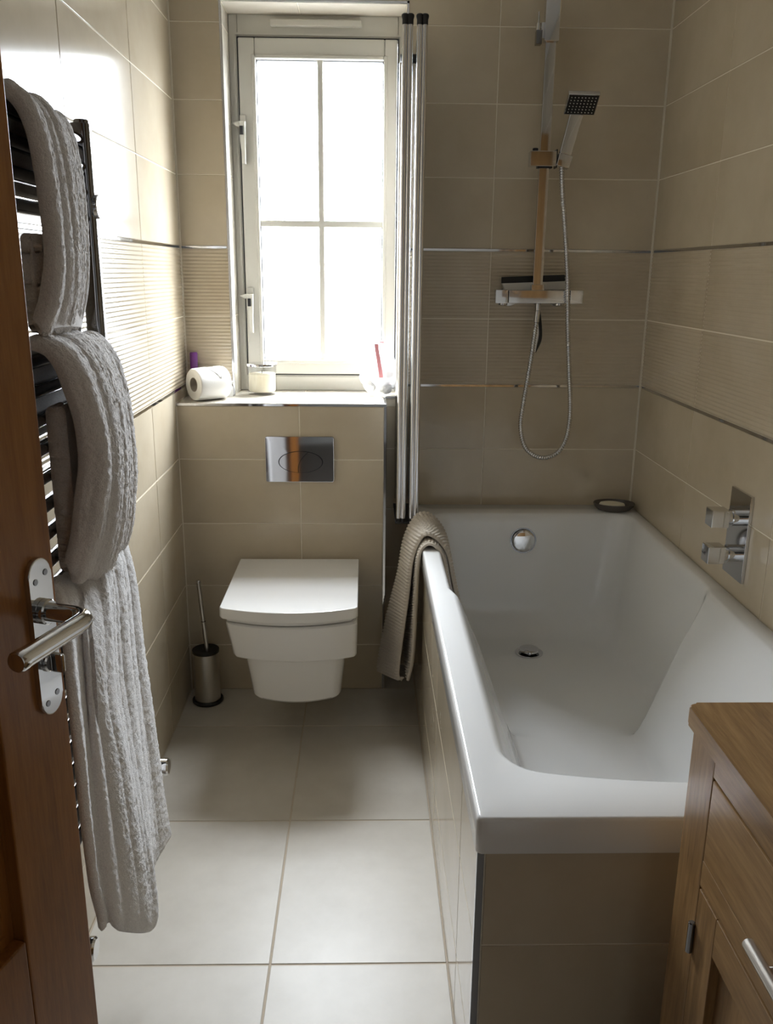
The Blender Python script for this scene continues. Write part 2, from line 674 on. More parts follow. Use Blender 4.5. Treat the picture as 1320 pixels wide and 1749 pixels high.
# boxing round the cistern, below the window
wall_boxing = slabs('wall_boxing', [(0.0, BX - G, BF + G, D + G, 0.0, BZ - G),
                                    (WX0, WX1, D + G, WY + 0.05, BZ - 0.012, BZ - G)], M_GROUT)

VC = [2.225 - 0.5 * i for i in range(6)] + [2.725]
tile_field(wall_left, 'left', YF, D, 0.0, CEIL, VC, 0.0, holes=[(BF, D, 0.0, BZ)])
tile_field(wall_right, 'right', YF, D, 0.0, CEIL, VC, W, holes=[(EY, D, 0.0, 0.50)])
tile_field(wall_back, 'back', 0.0, W, 0.0, CEIL, [0.425, 0.925], D,
           holes=[(0.0, BX, 0.0, BZ), (WX0, WX1, BZ - 0.03, WZ1), (PX, W, 0.0, 0.50)])
# boxing front, right end, top
for a, b, r in rows_between(0.0, BZ - 0.006):
    for p, q in spans(0.0, BX - 0.007, [0.357]):
        place_tile(wall_boxing, 'back', p, q, a, b, BF, M_TILE)
    place_tile(wall_boxing, 'facer', BF + 0.007, D, a, b, BX, M_TILE)
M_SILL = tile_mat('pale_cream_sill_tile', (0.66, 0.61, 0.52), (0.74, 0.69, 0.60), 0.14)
for p, q in spans(0.0, BX - 0.008, [0.357]):
    place_tile(wall_boxing, 'up', p, q, BF + 0.009, D - 0.001, BZ, M_SILL)
for p, q in spans(WX0, WX1, [0.357]):
    place_tile(wall_boxing, 'up', p, q, D + 0.001, WY, BZ, M_SILL)

# window reveals, tiled
REVZ = [1.151, 1.553, 1.951]
wall_reveal = slabs('wall_reveal', [(WX0 - G, WX0, WY, WY + 0.06, BZ - G, WZ1 + G), (WX1, WX1 + G, WY, WY + 0.06, BZ - G, WZ1 + G), (WX0, WX1, WY, WY + 0.06, WZ1, WZ1 + G)], M_GROUT)
for a, b in spans(BZ, WZ1, REVZ):
    place_tile(wall_reveal, 'left', D + 0.006, WY, a, b, WX0, M_SILL)
    place_tile(wall_reveal, 'right', D + 0.006, WY, a, b, WX1, M_SILL)
for p, q in spans(WX0, WX1, [0.357]):
    place_tile(wall_reveal, 'down', p, q, D + 0.006, WY, WZ1, M_SILL)

# floor tiles, 450 mm
FXC, FYC = [0.371, 0.821, 1.271], [2.268, 1.816, 1.365, 0.914, 0.463]
for (x0, x1, y0, y1) in ((0.0, PX, YF, BF), (BX, PX, BF, D), (PX, W, YF, EY)):
    for a, b in spans(x0, x1, FXC):
        for c, d_ in spans(y0, y1, FYC):
            place_tile(floor, 'up', a, b, c, d_, 0.0, M_FLOOR, gap=0.004)

# metal edging strips
tn = [0]


def trim(x0, x1, y0, y1, z0, z1, mat=M_CHROME, label=None):
    tn[0] += 1
    return struct(box('trim_%d' % tn[0], x0, x1, y0, y1, z0, z1, mat, bev=0.0008, seg=1), label)


for z in TRIM_Z:
    h = TRIM_H / 2
    trim(-G, 0.0012, YF, D - 0.002, z - h, z + h)
    trim(W - 0.0012, W + G, YF, D - 0.002, z - h, z + h)
    trim(0.002, WX0 - 0.008, D - 0.0012, D + G, z - h, z + h)
    trim(WX1 + 0.008, W - 0.002, D - 0.0012, D + G, z - h, z + h)
M_SEAL = plain('cream_silicone', (0.74, 0.68, 0.56), 0.4)
trim(W - 0.005, W + G, D - 0.005, D + G, RIM, CEIL, M_SEAL)
trim(-G, 0.004, D - 0.004, D + G, BZ, CEIL, M_SEAL)
trim(-G, 0.003, BF - 0.003, BF + G, 0.0, BZ - 0.008, M_SEAL)
trim(0.0, BX + 0.001, BF - 0.001, BF + 0.008, BZ - 0.007, BZ + 0.0008)
trim(BX - 0.007, BX + 0.001, BF + 0.008, D, BZ - 0.007, BZ + 0.0008)
trim(BX - 0.007, BX + 0.001, BF - 0.001, BF + 0.006, 0.0, BZ - 0.007)
trim(WX0 - 0.006, WX0 + 0.001, D - 0.001, D + 0.007, BZ, WZ1 + 0.006, M_ALU)
trim(WX1 - 0.001, WX1 + 0.006, D - 0.001, D + 0.007, BZ - 0.006, WZ1 + 0.006, M_ALU)
trim(WX0 - 0.006, WX1 + 0.006, D - 0.001, D + 0.007, WZ1 - 0.001, WZ1 + 0.006, M_ALU)
trim(BX + 0.002, WX1 - 0.001, D - 0.001, D + 0.007, BZ - 0.007, BZ + 0.0008, M_ALU)

# ------------------------------------------------------------------ window
win = struct(thing('window_1', 'x', 'x', (0.405, WY, BZ)))
del win['label'], win['category']


def ring(bm, xs, zs, y0, y1):
    """rectangular frame: outer xs[0],xs[3] zs[0],zs[3]; inner xs[1],xs[2] zs[1],zs[2]"""
    add_box(bm, xs[0], xs[1], y0, y1, zs[0], zs[3])
    add_box(bm, xs[2], xs[3], y0, y1, zs[0], zs[3])
    add_box(bm, xs[1], xs[2], y0, y1, zs[0], zs[1])
    add_box(bm, xs[1], xs[2], y0, y1, zs[2], zs[3])


def bev_all(bm, off, seg=2):
    bmesh.ops.bevel(bm, geom=[e for e in bm.edges], offset=off, segments=seg, affect='EDGES', profile=0.5)


bm = bmesh.new()
ring(bm, (WX0, 0.172, 0.644, WX1), (BZ, 0.963, 1.944, WZ1), WY, WY + 0.06)
bev_all(bm, 0.003)
link('frame', finish(bm, 40), M_UPVC, win)
bm = bmesh.new()
ring(bm, (0.160, 0.166, 0.650, 0.656), (0.942, 0.957, 1.950, 1.956), WY - 0.004, WY + 0.002)
link('frame_bead', finish(bm), M_UPVC, win)
bm = bmesh.new()
ring(bm, (0.1695, 0.1735, 0.6425, 0.6465), (0.9615, 0.9655, 1.942, 1.946), WY - 0.0012, WY + 0.004)
link('frame_gasket', finish(bm), M_BLACK, win)
bm = bmesh.new()
ring(bm, (0.174, 0.222, 0.604, 0.642), (0.966, 1.006, 1.890, 1.9415), WY - 0.012, WY + 0.045)
bev_all(bm, 0.004)
sash = link('sash', finish(bm, 40), M_UPVC, win)
bm = bmesh.new()
ring(bm, (0.213, 0.224, 0.602, 0.613), (1.0, 1.011, 1.886, 1.897), WY - 0.015, WY + 0.01)
bev_all(bm, 0.002, 1)
link('glazing_bead', finish(bm, 40), M_UPVC, sash)
bm = bmesh.new()
add_box(bm, 0.2225, 0.2265, WY + 0.006, WY + 0.03, 1.008, 1.889)
add_box(bm, 0.5995, 0.6035, WY + 0.006, WY + 0.03, 1.008, 1.889)
add_box(bm, 0.2265, 0.5995, WY + 0.006, WY + 0.03, 1.008, 1.011)
add_box(bm, 0.2265, 0.5995, WY + 0.006, WY + 0.03, 1.884, 1.889)
link('gasket', finish(bm), M_BLACK, sash)
GBX, GBZ = 0.413, 1.427
for nm, b in (('glazing_bar', (GBX - 0.009, GBX + 0.009, WY + 0.002, WY + 0.034, 1.006, 1.89)),
              ('glazing_bar', (0.222, 0.604, WY + 0.003, WY + 0.033, GBZ - 0.010, GBZ + 0.010))):
    bm = bmesh.new()
    add_box(bm, *b)
    bev_all(bm, 0.004)
    link(nm, finish(bm, 40), M_UPVC, sash)
for (a, b) in ((0.222, GBX - 0.009), (GBX + 0.009, 0.604)):
    for (c, d_) in ((1.006, GBZ - 0.010), (GBZ + 0.010, 1.89)):
        box('pane', a, b, WY + 0.016, WY + 0.022, c, d_, M_GLASS, sash)
box('trickle_vent', 0.270, 0.537, WY - 0.018, WY + 0.004, 1.972, 1.990, M_UPVC, win, bev=0.003)
for hz, hx in ((1.712, 0.183), (1.215, 0.190)):
    hd = link('handle', prism_me([(hx - 0.010, hz), (hx + 0.009, hz), (hx + 0.007, hz - 0.045), (hx + 0.007, hz - 0.118),
                                  (hx - 0.003, hz - 0.118), (hx - 0.008, hz - 0.045)], -(WY - 0.016), -(WY - 0.036), AX_XZ, 0.002), M_UPVC, win)
    box('handle_plate', hx - 0.009, hx + 0.009, WY - 0.018, WY - 0.010, hz - 0.06, hz + 0.02, M_UPVC, hd, bev=0.002)
    link('catch', prism_me([(hx - 0.034, hz - 0.004), (hx - 0.008, hz + 0.002), (hx - 0.008, hz - 0.014), (hx - 0.018, hz - 0.014)],
                           -(WY - 0.010), -(WY - 0.028), AX_XZ, 0.001), M_UPVC, hd)
    box('lock_button', hx - 0.008, hx + 0.002, WY - 0.040, WY - 0.034, hz - 0.037, hz - 0.013, M_BLACK, hd, bev=0.001)

# ------------------------------------------------------------------ bath
bath = thing('bath', 'white acrylic bath with square rim along the right wall', 'bath', (1.06, 1.86, 0.0))


def rr3(x0, x1, y0, y1, r, z, k=8, bow=0.0, ns=60, nar=0.0):
    """ring of points, rounded rectangle with straight sides subdivided; bow pushes the near side outward in the middle"""
    pts = []
    corners = ((x0 + r, y0 + r, 180), (x1 - r, y0 + r, 270), (x1 - r, y1 - r, 0), (x0 + r, y1 - r, 90))
    for ci, (cx, cy, a0) in enumerate(corners):
        for i in range(k + 1):
            t = math.radians(a0 + 90 * i / k)
            pts.append(Vector((cx + r * math.cos(t), cy + r * math.sin(t), z)))
        nx = corners[(ci + 1) % 4]
        t2 = math.radians(nx[2])
        q = Vector((nx[0] + r * math.cos(t2), nx[1] + r * math.sin(t2), z))
        p = pts[-1]
        for i in range(1, ns):
            t = i / ns
            if ci in (1, 3) and min(p.y, q.y) < 1.82 and max(p.y, q.y) > 2.0:
                t_ = t if ci == 1 else 1 - t
                lo, hi = min(p.y, q.y), max(p.y, q.y)
                y = lo + (1.86 - lo) * t_ / 0.35 if t_ < 0.35 else (1.86 + 0.08 * (t_ - 0.35) / 0.3 if t_ < 0.65 else 1.94 + (hi - 1.94) * (t_ - 0.65) / 0.35)
                pts.append(Vector((p.x, y, z)))
            else:
                pts.append(p.lerp(q, t))
    if nar:
        cx = (x0 + x1) / 2
        for p in pts:
            t = min(1, max(0, (1.925 - p.y) / 0.05))
            t = t * t * (3 - 2 * t)
            p.x += nar * t * max(-1, min(1, (cx - p.x) / ((x1 - x0) / 2) * 1.1))
    if bow:
        for p in pts:
            if p.y < (y0 + y1) / 2:
                w = 1 - ((p.x - (x0 + x1) / 2) / ((x1 - x0) / 2)) ** 2
                f = max(0, 1 - (p.y - y0) / 0.25)
                p.y -= bow * max(0, w) * f
    return pts


OX0, OX1, OY0, OY1 = 0.706, W - 0.0015, 1.018, D - 0.0015
rings = [
    rr3(OX0 + 0.03, OX1, OY0 + 0.03, OY1, 0.006, 0.508),
    rr3(OX0 + 0.002, OX1, OY0 + 0.002, OY1, 0.008, 0.508),
    rr3(OX0, OX1, OY0, OY1, 0.008, 0.511),
    rr3(OX0, OX1, OY0, OY1, 0.008, RIM - 0.005),
    rr3(OX0 + 0.002, OX1 - 0.001, OY0 + 0.002, OY1 - 0.001, 0.008, RIM - 0.001),
    rr3(OX0 + 0.006, OX1 - 0.002, OY0 + 0.006, OY1 - 0.002, 0.008, RIM),
    rr3(0.745, 1.378, 1.148, 2.578, 0.060, RIM, bow=0.045, nar=0.010),
    rr3(0.750, 1.374, 1.152, 2.573, 0.058, RIM - 0.002, bow=0.045, nar=0.011),
    rr3(0.755, 1.370, 1.158, 2.569, 0.056, RIM - 0.009, bow=0.045, nar=0.013),
    rr3(0.758, 1.367, 1.168, 2.567, 0.056, RIM - 0.025, bow=0.045, nar=0.018),
    rr3(0.774, 1.352, 1.230, 2.556, 0.065, 0.43, bow=0.03, nar=0.050),
    rr3(0.788, 1.338, 1.310, 2.543, 0.075, 0.30, bow=0.015, nar=0.082),
    rr3(0.798, 1.328, 1.350, 2.533, 0.085, 0.245, nar=0.092),
    rr3(0.812, 1.314, 1.385, 2.515, 0.095, 0.212, nar=0.092),
    rr3(0.834, 1.292, 1.420, 2.490, 0.095, 0.196, nar=0.080),
    rr3(0.866, 1.262, 1.460, 2.455, 0.095, 0.190, nar=0.060),
    rr3(0.950, 1.180, 1.600, 2.360, 0.080, 0.1885, nar=0.02),
]
bm = bmesh.new()
vr = [[bm.verts.new(p) for p in r] for r in rings]
for a, b in zip(vr, vr[1:]):
    n_ = len(a)
    for i in range(n_):
        bm.faces.new((a[i], a[(i + 1) % n_], b[(i + 1) % n_], b[i]))
bm.faces.new(vr[-1])
me = finish(bm, 50)
link('tub', me, M_ACR, bath)
# overflow and waste
ov = lathe('overflow_cap', [(0, 0.016), (0.030, 0.016), (0.035, 0.013), (0.036, 0.010), (0.036, 0.004), (0.030, 0.004), (0.030, 0.0)],
           (1.045, 2.562, 0.480), (0, -1, 0.09), M_CHROME, bath, 32)
lathe('overflow_ring', [(0.041, 0.0), (0.041, 0.003), (0.030, 0.003)], (1.045, 2.562, 0.480), (0, -1, 0.09), M_DCHROME, ov, 32)
wp = lathe('waste_plug', [(0, 0.016), (0.022, 0.015), (0.029, 0.012), (0.031, 0.008), (0.029, 0.005), (0.012, 0.004), (0.012, 0.0)],
           (1.043, 2.365, 0.190), (0, 0, 1), M_CHROME, bath, 32)
lathe('waste_ring', [(0.042, 0.0), (0.042, 0.002), (0.038, 0.003), (0.030, 0.0015), (0.0, 0.001)], (1.043, 2.365, 0.189), (0, 0, 1), M_CHROME, wp, 32)

# tiled panels that close the bath in
bm = bmesh.new()
add_box(bm, PX + G, PX + 0.02, EY + G, D - 0.002, 0.0, 0.506)
add_box(bm, PX + 0.02, W - 0.002, EY + G, EY + 0.02, 0.0, 0.506)
panel = struct(link('wall_bath', finish(bm), M_GROUT))
for a, b in spans(0.002, 0.500, [0.137, 0.336]):
    for p, q in spans(EY + 0.008, D - 0.002, [1.239, 1.738, 2.238]):
        place_tile(panel, 'right', p, q, a, b, PX, M_TILE, gap=0.0025)
    for p, q in spans(PX + 0.010, W - 0.003, [1.21]):
        place_tile(panel, 'back', p, q, a, b, EY, M_TILE, gap=0.0025)
bm = bmesh.new()
add_box(bm, PX - 0.001, PX + 0.0090, EY - 0.001, EY + 0.0015, 0.002, 0.500)
add_box(bm, PX - 0.001, PX + 0.0015, EY + 0.0015, EY + 0.0075, 0.002, 0.500)
link('corner_strip', finish(bm), M_DCHROME, panel)

# soap dish with soap
dish = thing('soap_dish', 'dark oval soap dish on the far corner of the bath rim', 'soap dish', (1.335, 2.612, RIM))


def oval(name, prof, c, ax, ay, mat, parent, rot=0.0, seg=32):
    bm = bmesh.new()
    rg = []
    for s, z in prof:
        if s <= 1e-6:
            rg.append([bm.verts.new((c[0], c[1], c[2] + z))])
            continue
        r = []
        for i in range(seg):
            t = 2 * math.pi * i / seg
            x, y = ax * s * math.cos(t), ay * s * math.sin(t)
            r.append(bm.verts.new((c[0] + x * math.cos(rot) - y * math.sin(rot), c[1] + x * math.sin(rot) + y * math.cos(rot), c[2] + z)))
        rg.append(r)
    for a, b in zip(rg, rg[1:]):
        for i in range(seg):
            j = (i + 1) % seg
            if len(a) == 1:
                bm.faces.new((a[0], b[i], b[j]))
            elif len(b) == 1:
                bm.faces.new((a[i], a[j], b[0]))
            else:
                bm.faces.new((a[i], a[j], b[j], b[i]))
    return link(name, finish(bm, 50), mat, parent)


oval('bowl', [(0, 0), (0.62, 0), (0.80, 0.004), (0.95, 0.014), (1.0, 0.022), (0.97, 0.024), (0.90, 0.019), (0.70, 0.010), (0.40, 0.008), (0, 0.008)],
     (1.337, 2.612, RIM), 0.064, 0.046, M_DISH, dish, -0.1)
oval('rim_ridge', [(0.985, 0.020), (1.01, 0.0225), (0.99, 0.0255), (0.96, 0.0235), (0.985, 0.020)], (1.337, 2.612, RIM), 0.064, 0.046, M_DISH, dish, -0.1)
soap = tag(oval('soap_bar', [(0, 0), (0.75, 0.001), (0.96, 0.006), (1.0, 0.010), (0.93, 0.015), (0.6, 0.018), (0, 0.019)], (1.330, 2.608, RIM + 0.0095),
                0.040, 0.026, M_SOAP, None, -0.25), 'small cream oval soap bar lying in the dark dish', 'soap')

# ------------------------------------------------------------------ toilet
toilet = thing('toilet', 'white wall-hung toilet with square closed lid', 'toilet', (0.352, BF, 0.0))


def toilet_outline(x0, x1, yb, yc, yf, r=0.02, n=48, rb=0.004):
    """plan: straight back at yb, sides to yc, bowed front reaching yf in the middle"""
    pts = [(x1, yb), (x0, yb)]
    cx = (x0 + x1) / 2
    h = (x1 - x0) / 2
    for i in range(n + 1):
        s = -1 + 2 * i / n
        x = cx + h * s
        y = yf + (yc - yf) * s * s
        # round the corner
        e = max(0, abs(s) - (1 - r / h)) / (r / h)
        y += r * 0.8 * (1 - math.sqrt(max(0, 1 - e * e)))
        pts.append((x, y))
    return pts


def loft(name, secs, mat, parent, smooth=35):
    """secs: list of (outline points, z) same count"""
    bm = bmesh.new()
    vr = [[bm.verts.new((p[0], p[1], z if not callable(z) else z(p[1]))) for p in o] for o, z in secs]
    for a, b in zip(vr, vr[1:]):
        n_ = len(a)
        for i in range(n_):
            bm.faces.new((a[i], a[(i + 1) % n_], b[(i + 1) % n_], b[i]))
    bm.faces.new(vr[0][::-1])
    bm.faces.new(vr[-1])
    return link(name, finish(bm, smooth), mat, parent)


TO = toilet_outline


def inset_secs(x0, x1, yb, yc, yf, z0, z1, e=0.006, r=0.02):
    return [(TO(x0 + e, x1 - e, yb - e * 0.5, yc + e, yf + e, r), z0),
            (TO(x0 + e * 0.3, x1 - e * 0.3, yb, yc + e * 0.3, yf + e * 0.3, r), z0 + e * 0.3),
            (TO(x0, x1, yb, yc, yf, r), z0 + e),
            (TO(x0, x1, yb, yc, yf, r), z1 - e),
            (TO(x0 + e * 0.3, x1 - e * 0.3, yb, yc + e * 0.3, yf + e * 0.3, r), z1 - e * 0.3),
            (TO(x0 + e, x1 - e, yb - e * 0.5, yc + e, yf + e, r), z1)]


lid = loft('lid', inset_secs(0.172, 0.5325, 2.490, 2.094, 2.057, 0.411, 0.442, 0.004, 0.010), M_CER, toilet)
loft('seat', inset_secs(0.183, 0.522, 2.488, 2.114, 2.074, 0.3975, 0.4105, 0.002, 0.010), M_CER, lid)
bz = [(0.206, 0.5275, 2.502, 2.125, 2.088, 0.291), (0.203, 0.5285, 2.503, 2.118, 2.082, 0.293), (0.201, 0.5290, 2.504, 2.114, 2.078, 0.299),
      (0.186, 0.5315, 2.504, 2.104, 2.066, 0.388), (0.186, 0.5310, 2.504, 2.104, 2.066, 0.393), (0.190, 0.5280, 2.504, 2.108, 2.070, 0.3965)]
loft('bowl', [(TO(a, b, c, d_, e, 0.012), z) for a, b, c, d_, e, z in bz], M_CER, toilet)
lz = [(0.252, 0.478, 2.500, 2.165, 2.130, 0.152), (0.247, 0.482, 2.502, 2.157, 2.120, 0.155), (0.244, 0.485, 2.504, 2.150, 2.112, 0.163),
      (0.226, 0.4985, 2.504, 2.135, 2.098, 0.2915)]
loft('pedestal_shroud', [(TO(a, b, c, d_, e, 0.024), z) for a, b, c, d_, e, z in lz], M_CER, toilet)
for x in (0.245, 0.455):
    cyl('hinge', (x - 0.03, 2.482, 0.418), (x + 0.03, 2.482, 0.418), 0.007, M_CHROME, lid)

# flush plate
fp = thing('flush_plate', 'mirror chrome dual flush plate above the toilet', 'flush plate', (0.3565, BF, 0.681))
link('plate', prism_me(rrect(0.2555, 0.4580, 0.6805, 0.818, 0.006, 4), -BF, -(BF - 0.010), AX_XZ, 0.002), M_CHROME, fp)
EL = (0.3600, 0.7420, 0.0660, 0.0330)


def ell(s, n=48):
    return [(EL[0] + EL[2] * s * math.cos(2 * math.pi * i / n), EL[1] + EL[3] * s * math.sin(2 * math.pi * i / n)) for i in range(n)]


def half(right):
    a = []
    n = 24
    arc = [(0.385 - 0.032 * (i / 12), 0.742 + 0.033 - 0.066 * (i / 12)) for i in range(13)]
    arc = [(x - 0.012 * math.sin(math.pi * i / 12), z) for i, (x, z) in enumerate(arc)]
    pts = ell(0.955, 96)
    side = [p for p in pts]

    def xa(z):
        t = min(1, max(0, (0.775 - z) / 0.066))
        return 0.385 - 0.032 * t - 0.012 * math.sin(math.pi * t)
    g = 0.0008
    out = []
    for (x, z) in side:
        if right and x < xa(z) + g:
            x = xa(z) + g
        if not right and x > xa(z) - g:
            x = xa(z) - g
        out.append((x, z))
    return out


rg = link('button_surround', prism_me(ell(1.0), -(BF - 0.0098), -(BF - 0.0104), AX_XZ), M_BLACK, fp)
for r in (False, True):
    link('button', prism_me(half(r), -(BF - 0.0104), -(BF - 0.0125), AX_XZ, 0.0), M_CHROME, fp)

# toilet brush
tb = thing('toilet_brush', 'brushed steel toilet brush in round holder beside the toilet', 'toilet brush', (0.066, 2.425, 0.0))
BC = (0.066, 2.425, 0.0)
lathe('holder', [(0.0395, 0.010), (0.0395, 0.172), (0.0375, 0.172), (0.0375, 0.02), (0, 0.02)], BC, (0, 0, 1), M_STEEL, tb, 32)
lathe('base_ring', [(0, 0), (0.044, 0), (0.047, 0.003), (0.047, 0.009), (0.044, 0.012), (0.0396, 0.012)], BC, (0, 0, 1), M_BLACK, tb, 32)
lathe('holder_lip', [(0.0405, 0.166), (0.0405, 0.174), (0.036, 0.1745), (0.030, 0.171), (0.012, 0.170), (0, 0.170)], BC, (0, 0, 1), M_BLACK, tb, 32)
hb, ht = Vector((0.072, 2.420, 0.16)), Vector((0.054, 2.428, 0.392))
hv = cyl('handle', hb, ht, 0.0065, M_STEEL, tb, 16)
cyl('handle_cap', ht - (ht - hb) * 0.03, ht + (ht - hb).normalized() * 0.003, 0.0072, M_CHROME, hv, 16)
cyl('handle_joint', hb.lerp(ht, 0.45), hb.lerp(ht, 0.46), 0.0069, M_BLACK, hv, 16, 0.0003)
lathe('bristle_head', [(0, 0), (0.026, 0.004), (0.030, 0.02), (0.030, 0.09), (0.024, 0.11), (0.008, 0.118), (0, 0.118)], (0.068, 2.424, 0.03), (0, 0, 1), M_WPLAS, tb, 20)

# ------------------------------------------------------------------ folding bath screen
screen = thing('bath_screen', 'folded glass bath screen with silver uprights by the window', 'shower screen', (0.676, 2.46, RIM))
TUBES = [0.6495, 0.6630, 0.6870, 0.7005]
Z0, Z1 = 0.583, 1.895
for i, x in enumerate(TUBES):
    lathe('upright', [(0, 0), (0.0072, 0), (0.0072, Z1 - Z0), (0, Z1 - Z0)], (x, 2.452, Z0), (0, 0, 1), M_ALU, screen, 20)
    box('glass_panel', x - 0.0025, x + 0.0025, 2.459, 2.655, Z0 + 0.012, Z1 - 0.012, M_SGLASS, screen)
for x0 in (0.65625, 0.69375):
    for s in (-1, 1):
        pass
    bm = bmesh.new()
    for s in (-1, 1):
        add_lathe(bm, [(0, 0), (0.0078, 0), (0.0078, 0.012), (0.0088, 0.015), (0.0098, 0.019), (0.0092, 0.023), (0.006, 0.0255), (0, 0.026)],
                  (x0 + 0.00675 * s, 2.452, Z1), (0, 0, 1), 16)
    link('end_cap', finish(bm, 40), M_BLACK, screen)
    bm = bmesh.new()
    for s in (-1, 1):
        add_lathe(bm, [(0, 0), (0.0082, 0), (0.0082, 0.010), (0, 0.010)], (x0 + 0.00675 * s, 2.452, Z0 - 0.0102), (0, 0, 1), 16)
    link('foot_cap', finish(bm, 40), M_BLACK, screen)
for x0 in (0.6495, 0.675, 0.7005):
    lathe('rear_upright', [(0, 0), (0.0072, 0), (0.0072, 1.26), (0, 1.26)], (x0, 2.660, 0.590), (0, 0, 1), M_ALU, screen, 16)
wp_ = box('wall_profile', 0.692, 0.712, 2.664, D - 0.002, 0.570, 1.860, M_ALU, screen, bev=0.002)
cyl('hinge_knob', (0.702, 2.655, 1.860), (0.702, 2.655, 1.885), 0.011, M_BLACK, screen)
box('hinge_block', 0.645, 0.708, 2.650, 2.668, 1.850, 1.872, M_BLACK, screen, bev=0.003)
box('bottom_seal', 0.640, 0.709, 2.445, 2.660, 0.567, 0.573, M_BLACK, screen, bev=0.001)

# ------------------------------------------------------------------ shower
sh = thing('shower', 'chrome square shower rail with handset and hose on the back wall', 'shower', (1.056, D, 1.20))
YS = 2.612
box('riser_rail', 1.0415, 1.0705, YS - 0.006, YS + 0.006, 1.238, 2.02, M_CHROME, sh, bev=0.0015)
ub = box('upper_bracket', 1.036, 1.076, YS - 0.016, YS + 0.014, 1.897, 2.03, M_CHROME, sh, bev=0.002)
box('bracket_arm', 1.046, 1.066, YS + 0.013, D - 0.001, 1.925, 1.955, M_CHROME, ub, bev=0.001)
box('holder_block', 1.014, 1.030, YS - 0.012, YS + 0.012, 1.890, 1.925, M_DCHROME, ub, bev=0.001)
box('holder_link', 1.028, 1.038, YS - 0.006, YS + 0.006, 1.905, 1.945, M_CHROME, ub, bev=0.001)
cyl('lever_pin', (1.020, YS, 1.93), (1.020, YS, 1.972), 0.003, M_CHROME, ub, 12, 0.0005)
cyl('lever_collar', (1.020, YS, 1.925), (1.020, YS, 1.944), 0.007, M_CHROME, ub, 16, 0.0005)
cyl('elbow', (1.056, YS, 1.99), (1.056, YS, 2.06), 0.013, M_CHROME, ub)
# slider
sl = box('slider', 1.012, 1.086, YS - 0.026, YS + 0.012, 1.577, 1.617, M_CHROME, sh, bev=0.0015)
cyl('clamp_knob', (1.028, YS - 0.008, 1.617), (1.028, YS - 0.008, 1.626), 0.008, M_BLACK, sl)
box('slider_wedge', 1.0855, 1.089, YS - 0.022, YS + 0.008, 1.573, 1.622, M_BLACK, sl)
box('slider_shoe', 1.036, 1.078, YS - 0.010, YS + 0.010, 1.5735, 1.577, M_BLACK, sl)


def obox(name, c, ux, uy, uz, sx, sy, sz, mat, parent, bev=0.002, taper=1.0):
    bm = bmesh.new()
    vs, _ = add_box(bm, -sx / 2, sx / 2, -sy / 2, sy / 2, -sz / 2, sz / 2)
    for v in vs:
        if v.co.z > 0:
            v.co.x *= taper
    if bev:
        bev_all(bm, bev)
    M = Matrix((ux, uy, uz)).transposed()
    for v in bm.verts:
        v.co = M @ v.co + Vector(c)
    return link(name, finish(bm, 40), mat, parent)


def basis(z, xh):
    z = Vector(z).normalized()
    x = Vector(xh)
    x = (x - z * x.dot(z)).normalized()
    return x, z.cross(x), z


hx_, hy_, hz_ = basis((0.028, 0.004, 0.113), (1, 0, 0))
hold = obox('handset_holder', (1.1065, YS - 0.020, 1.590), hx_, hy_, hz_, 0.036, 0.034, 0.034, M_CHROME, sh, 0.002, 1.1)
hand = obox('handset', (1.1225, YS - 0.020, 1.662), hx_, hy_, hz_, 0.034, 0.016, 0.112, M_CHROME, sh, 0.003, 1.12)
nx = Vector((-0.03, -0.60, -0.80)).normalized()       # spray direction
px_ = Vector((1, -0.03, -0.03))
px_ = (px_ - nx * px_.dot(nx)).normalized()
py_ = nx.cross(px_)
hc = Vector((1.141, YS - 0.050, 1.737))
head = obox('shower_head', hc, px_, py_, nx, 0.086, 0.070, 0.014, M_CHROME, hand, 0.002)
obox('spray_face', hc + nx * 0.0072, px_, py_, nx, 0.080, 0.064, 0.002, M_BLACK, hand, 0.0004)
bm = bmesh.new()
for i in range(8):
    for j in range(6):
        p = hc + nx * 0.008 + px_ * (-0.033 + 0.066 * i / 7) + py_ * (-0.025 + 0.05 * j / 5)
        add_lathe(bm, [(0.0016, 0), (0.0012, 0.0014), (0, 0.0014)], p, nx, 6)
nz = link('spray_nozzles', finish(bm), M_WPLAS, hand)
nz['kind'] = 'stuff'
# valve bar
vb = box('valve_bar', 0.969, 1.148, 2.588, 2.626, 1.201, 1.238, M_CHROME, sh, bev=0.002)
box('temperature_knob', 0.930, 0.9675, 2.587, 2.627, 1.200, 1.239, M_CHROME, vb, bev=0.002)
box('flow_knob', 1.1495, 1.188, 2.587, 2.627, 1.200, 1.239, M_CHROME, vb, bev=0.002)
for x in (0.985, 1.130):
    cyl('wall_inlet', (x, 2.626, 1.220), (x, D - 0.001, 1.220), 0.016, M_CHROME, vb)
    cyl('wall_flange', (x, D - 0.008, 1.220), (x, D - 0.0005, 1.220), 0.031, M_CHROME, vb, 28)
box('rail_socket', 1.037, 1.075, YS - 0.012, YS + 0.012, 1.236, 1.254, M_CHROME, vb, bev=0.001)
for x in (0.955, 1.122):
    cyl('bottom_cap', (x, 2.607, 1.194), (x, 2.607, 1.201), 0.014, M_CHROME, vb)
cyl('hose_outlet', (1.060, 2.607, 1.178), (1.060, 2.607, 1.201), 0.009, M_CHROME, vb)
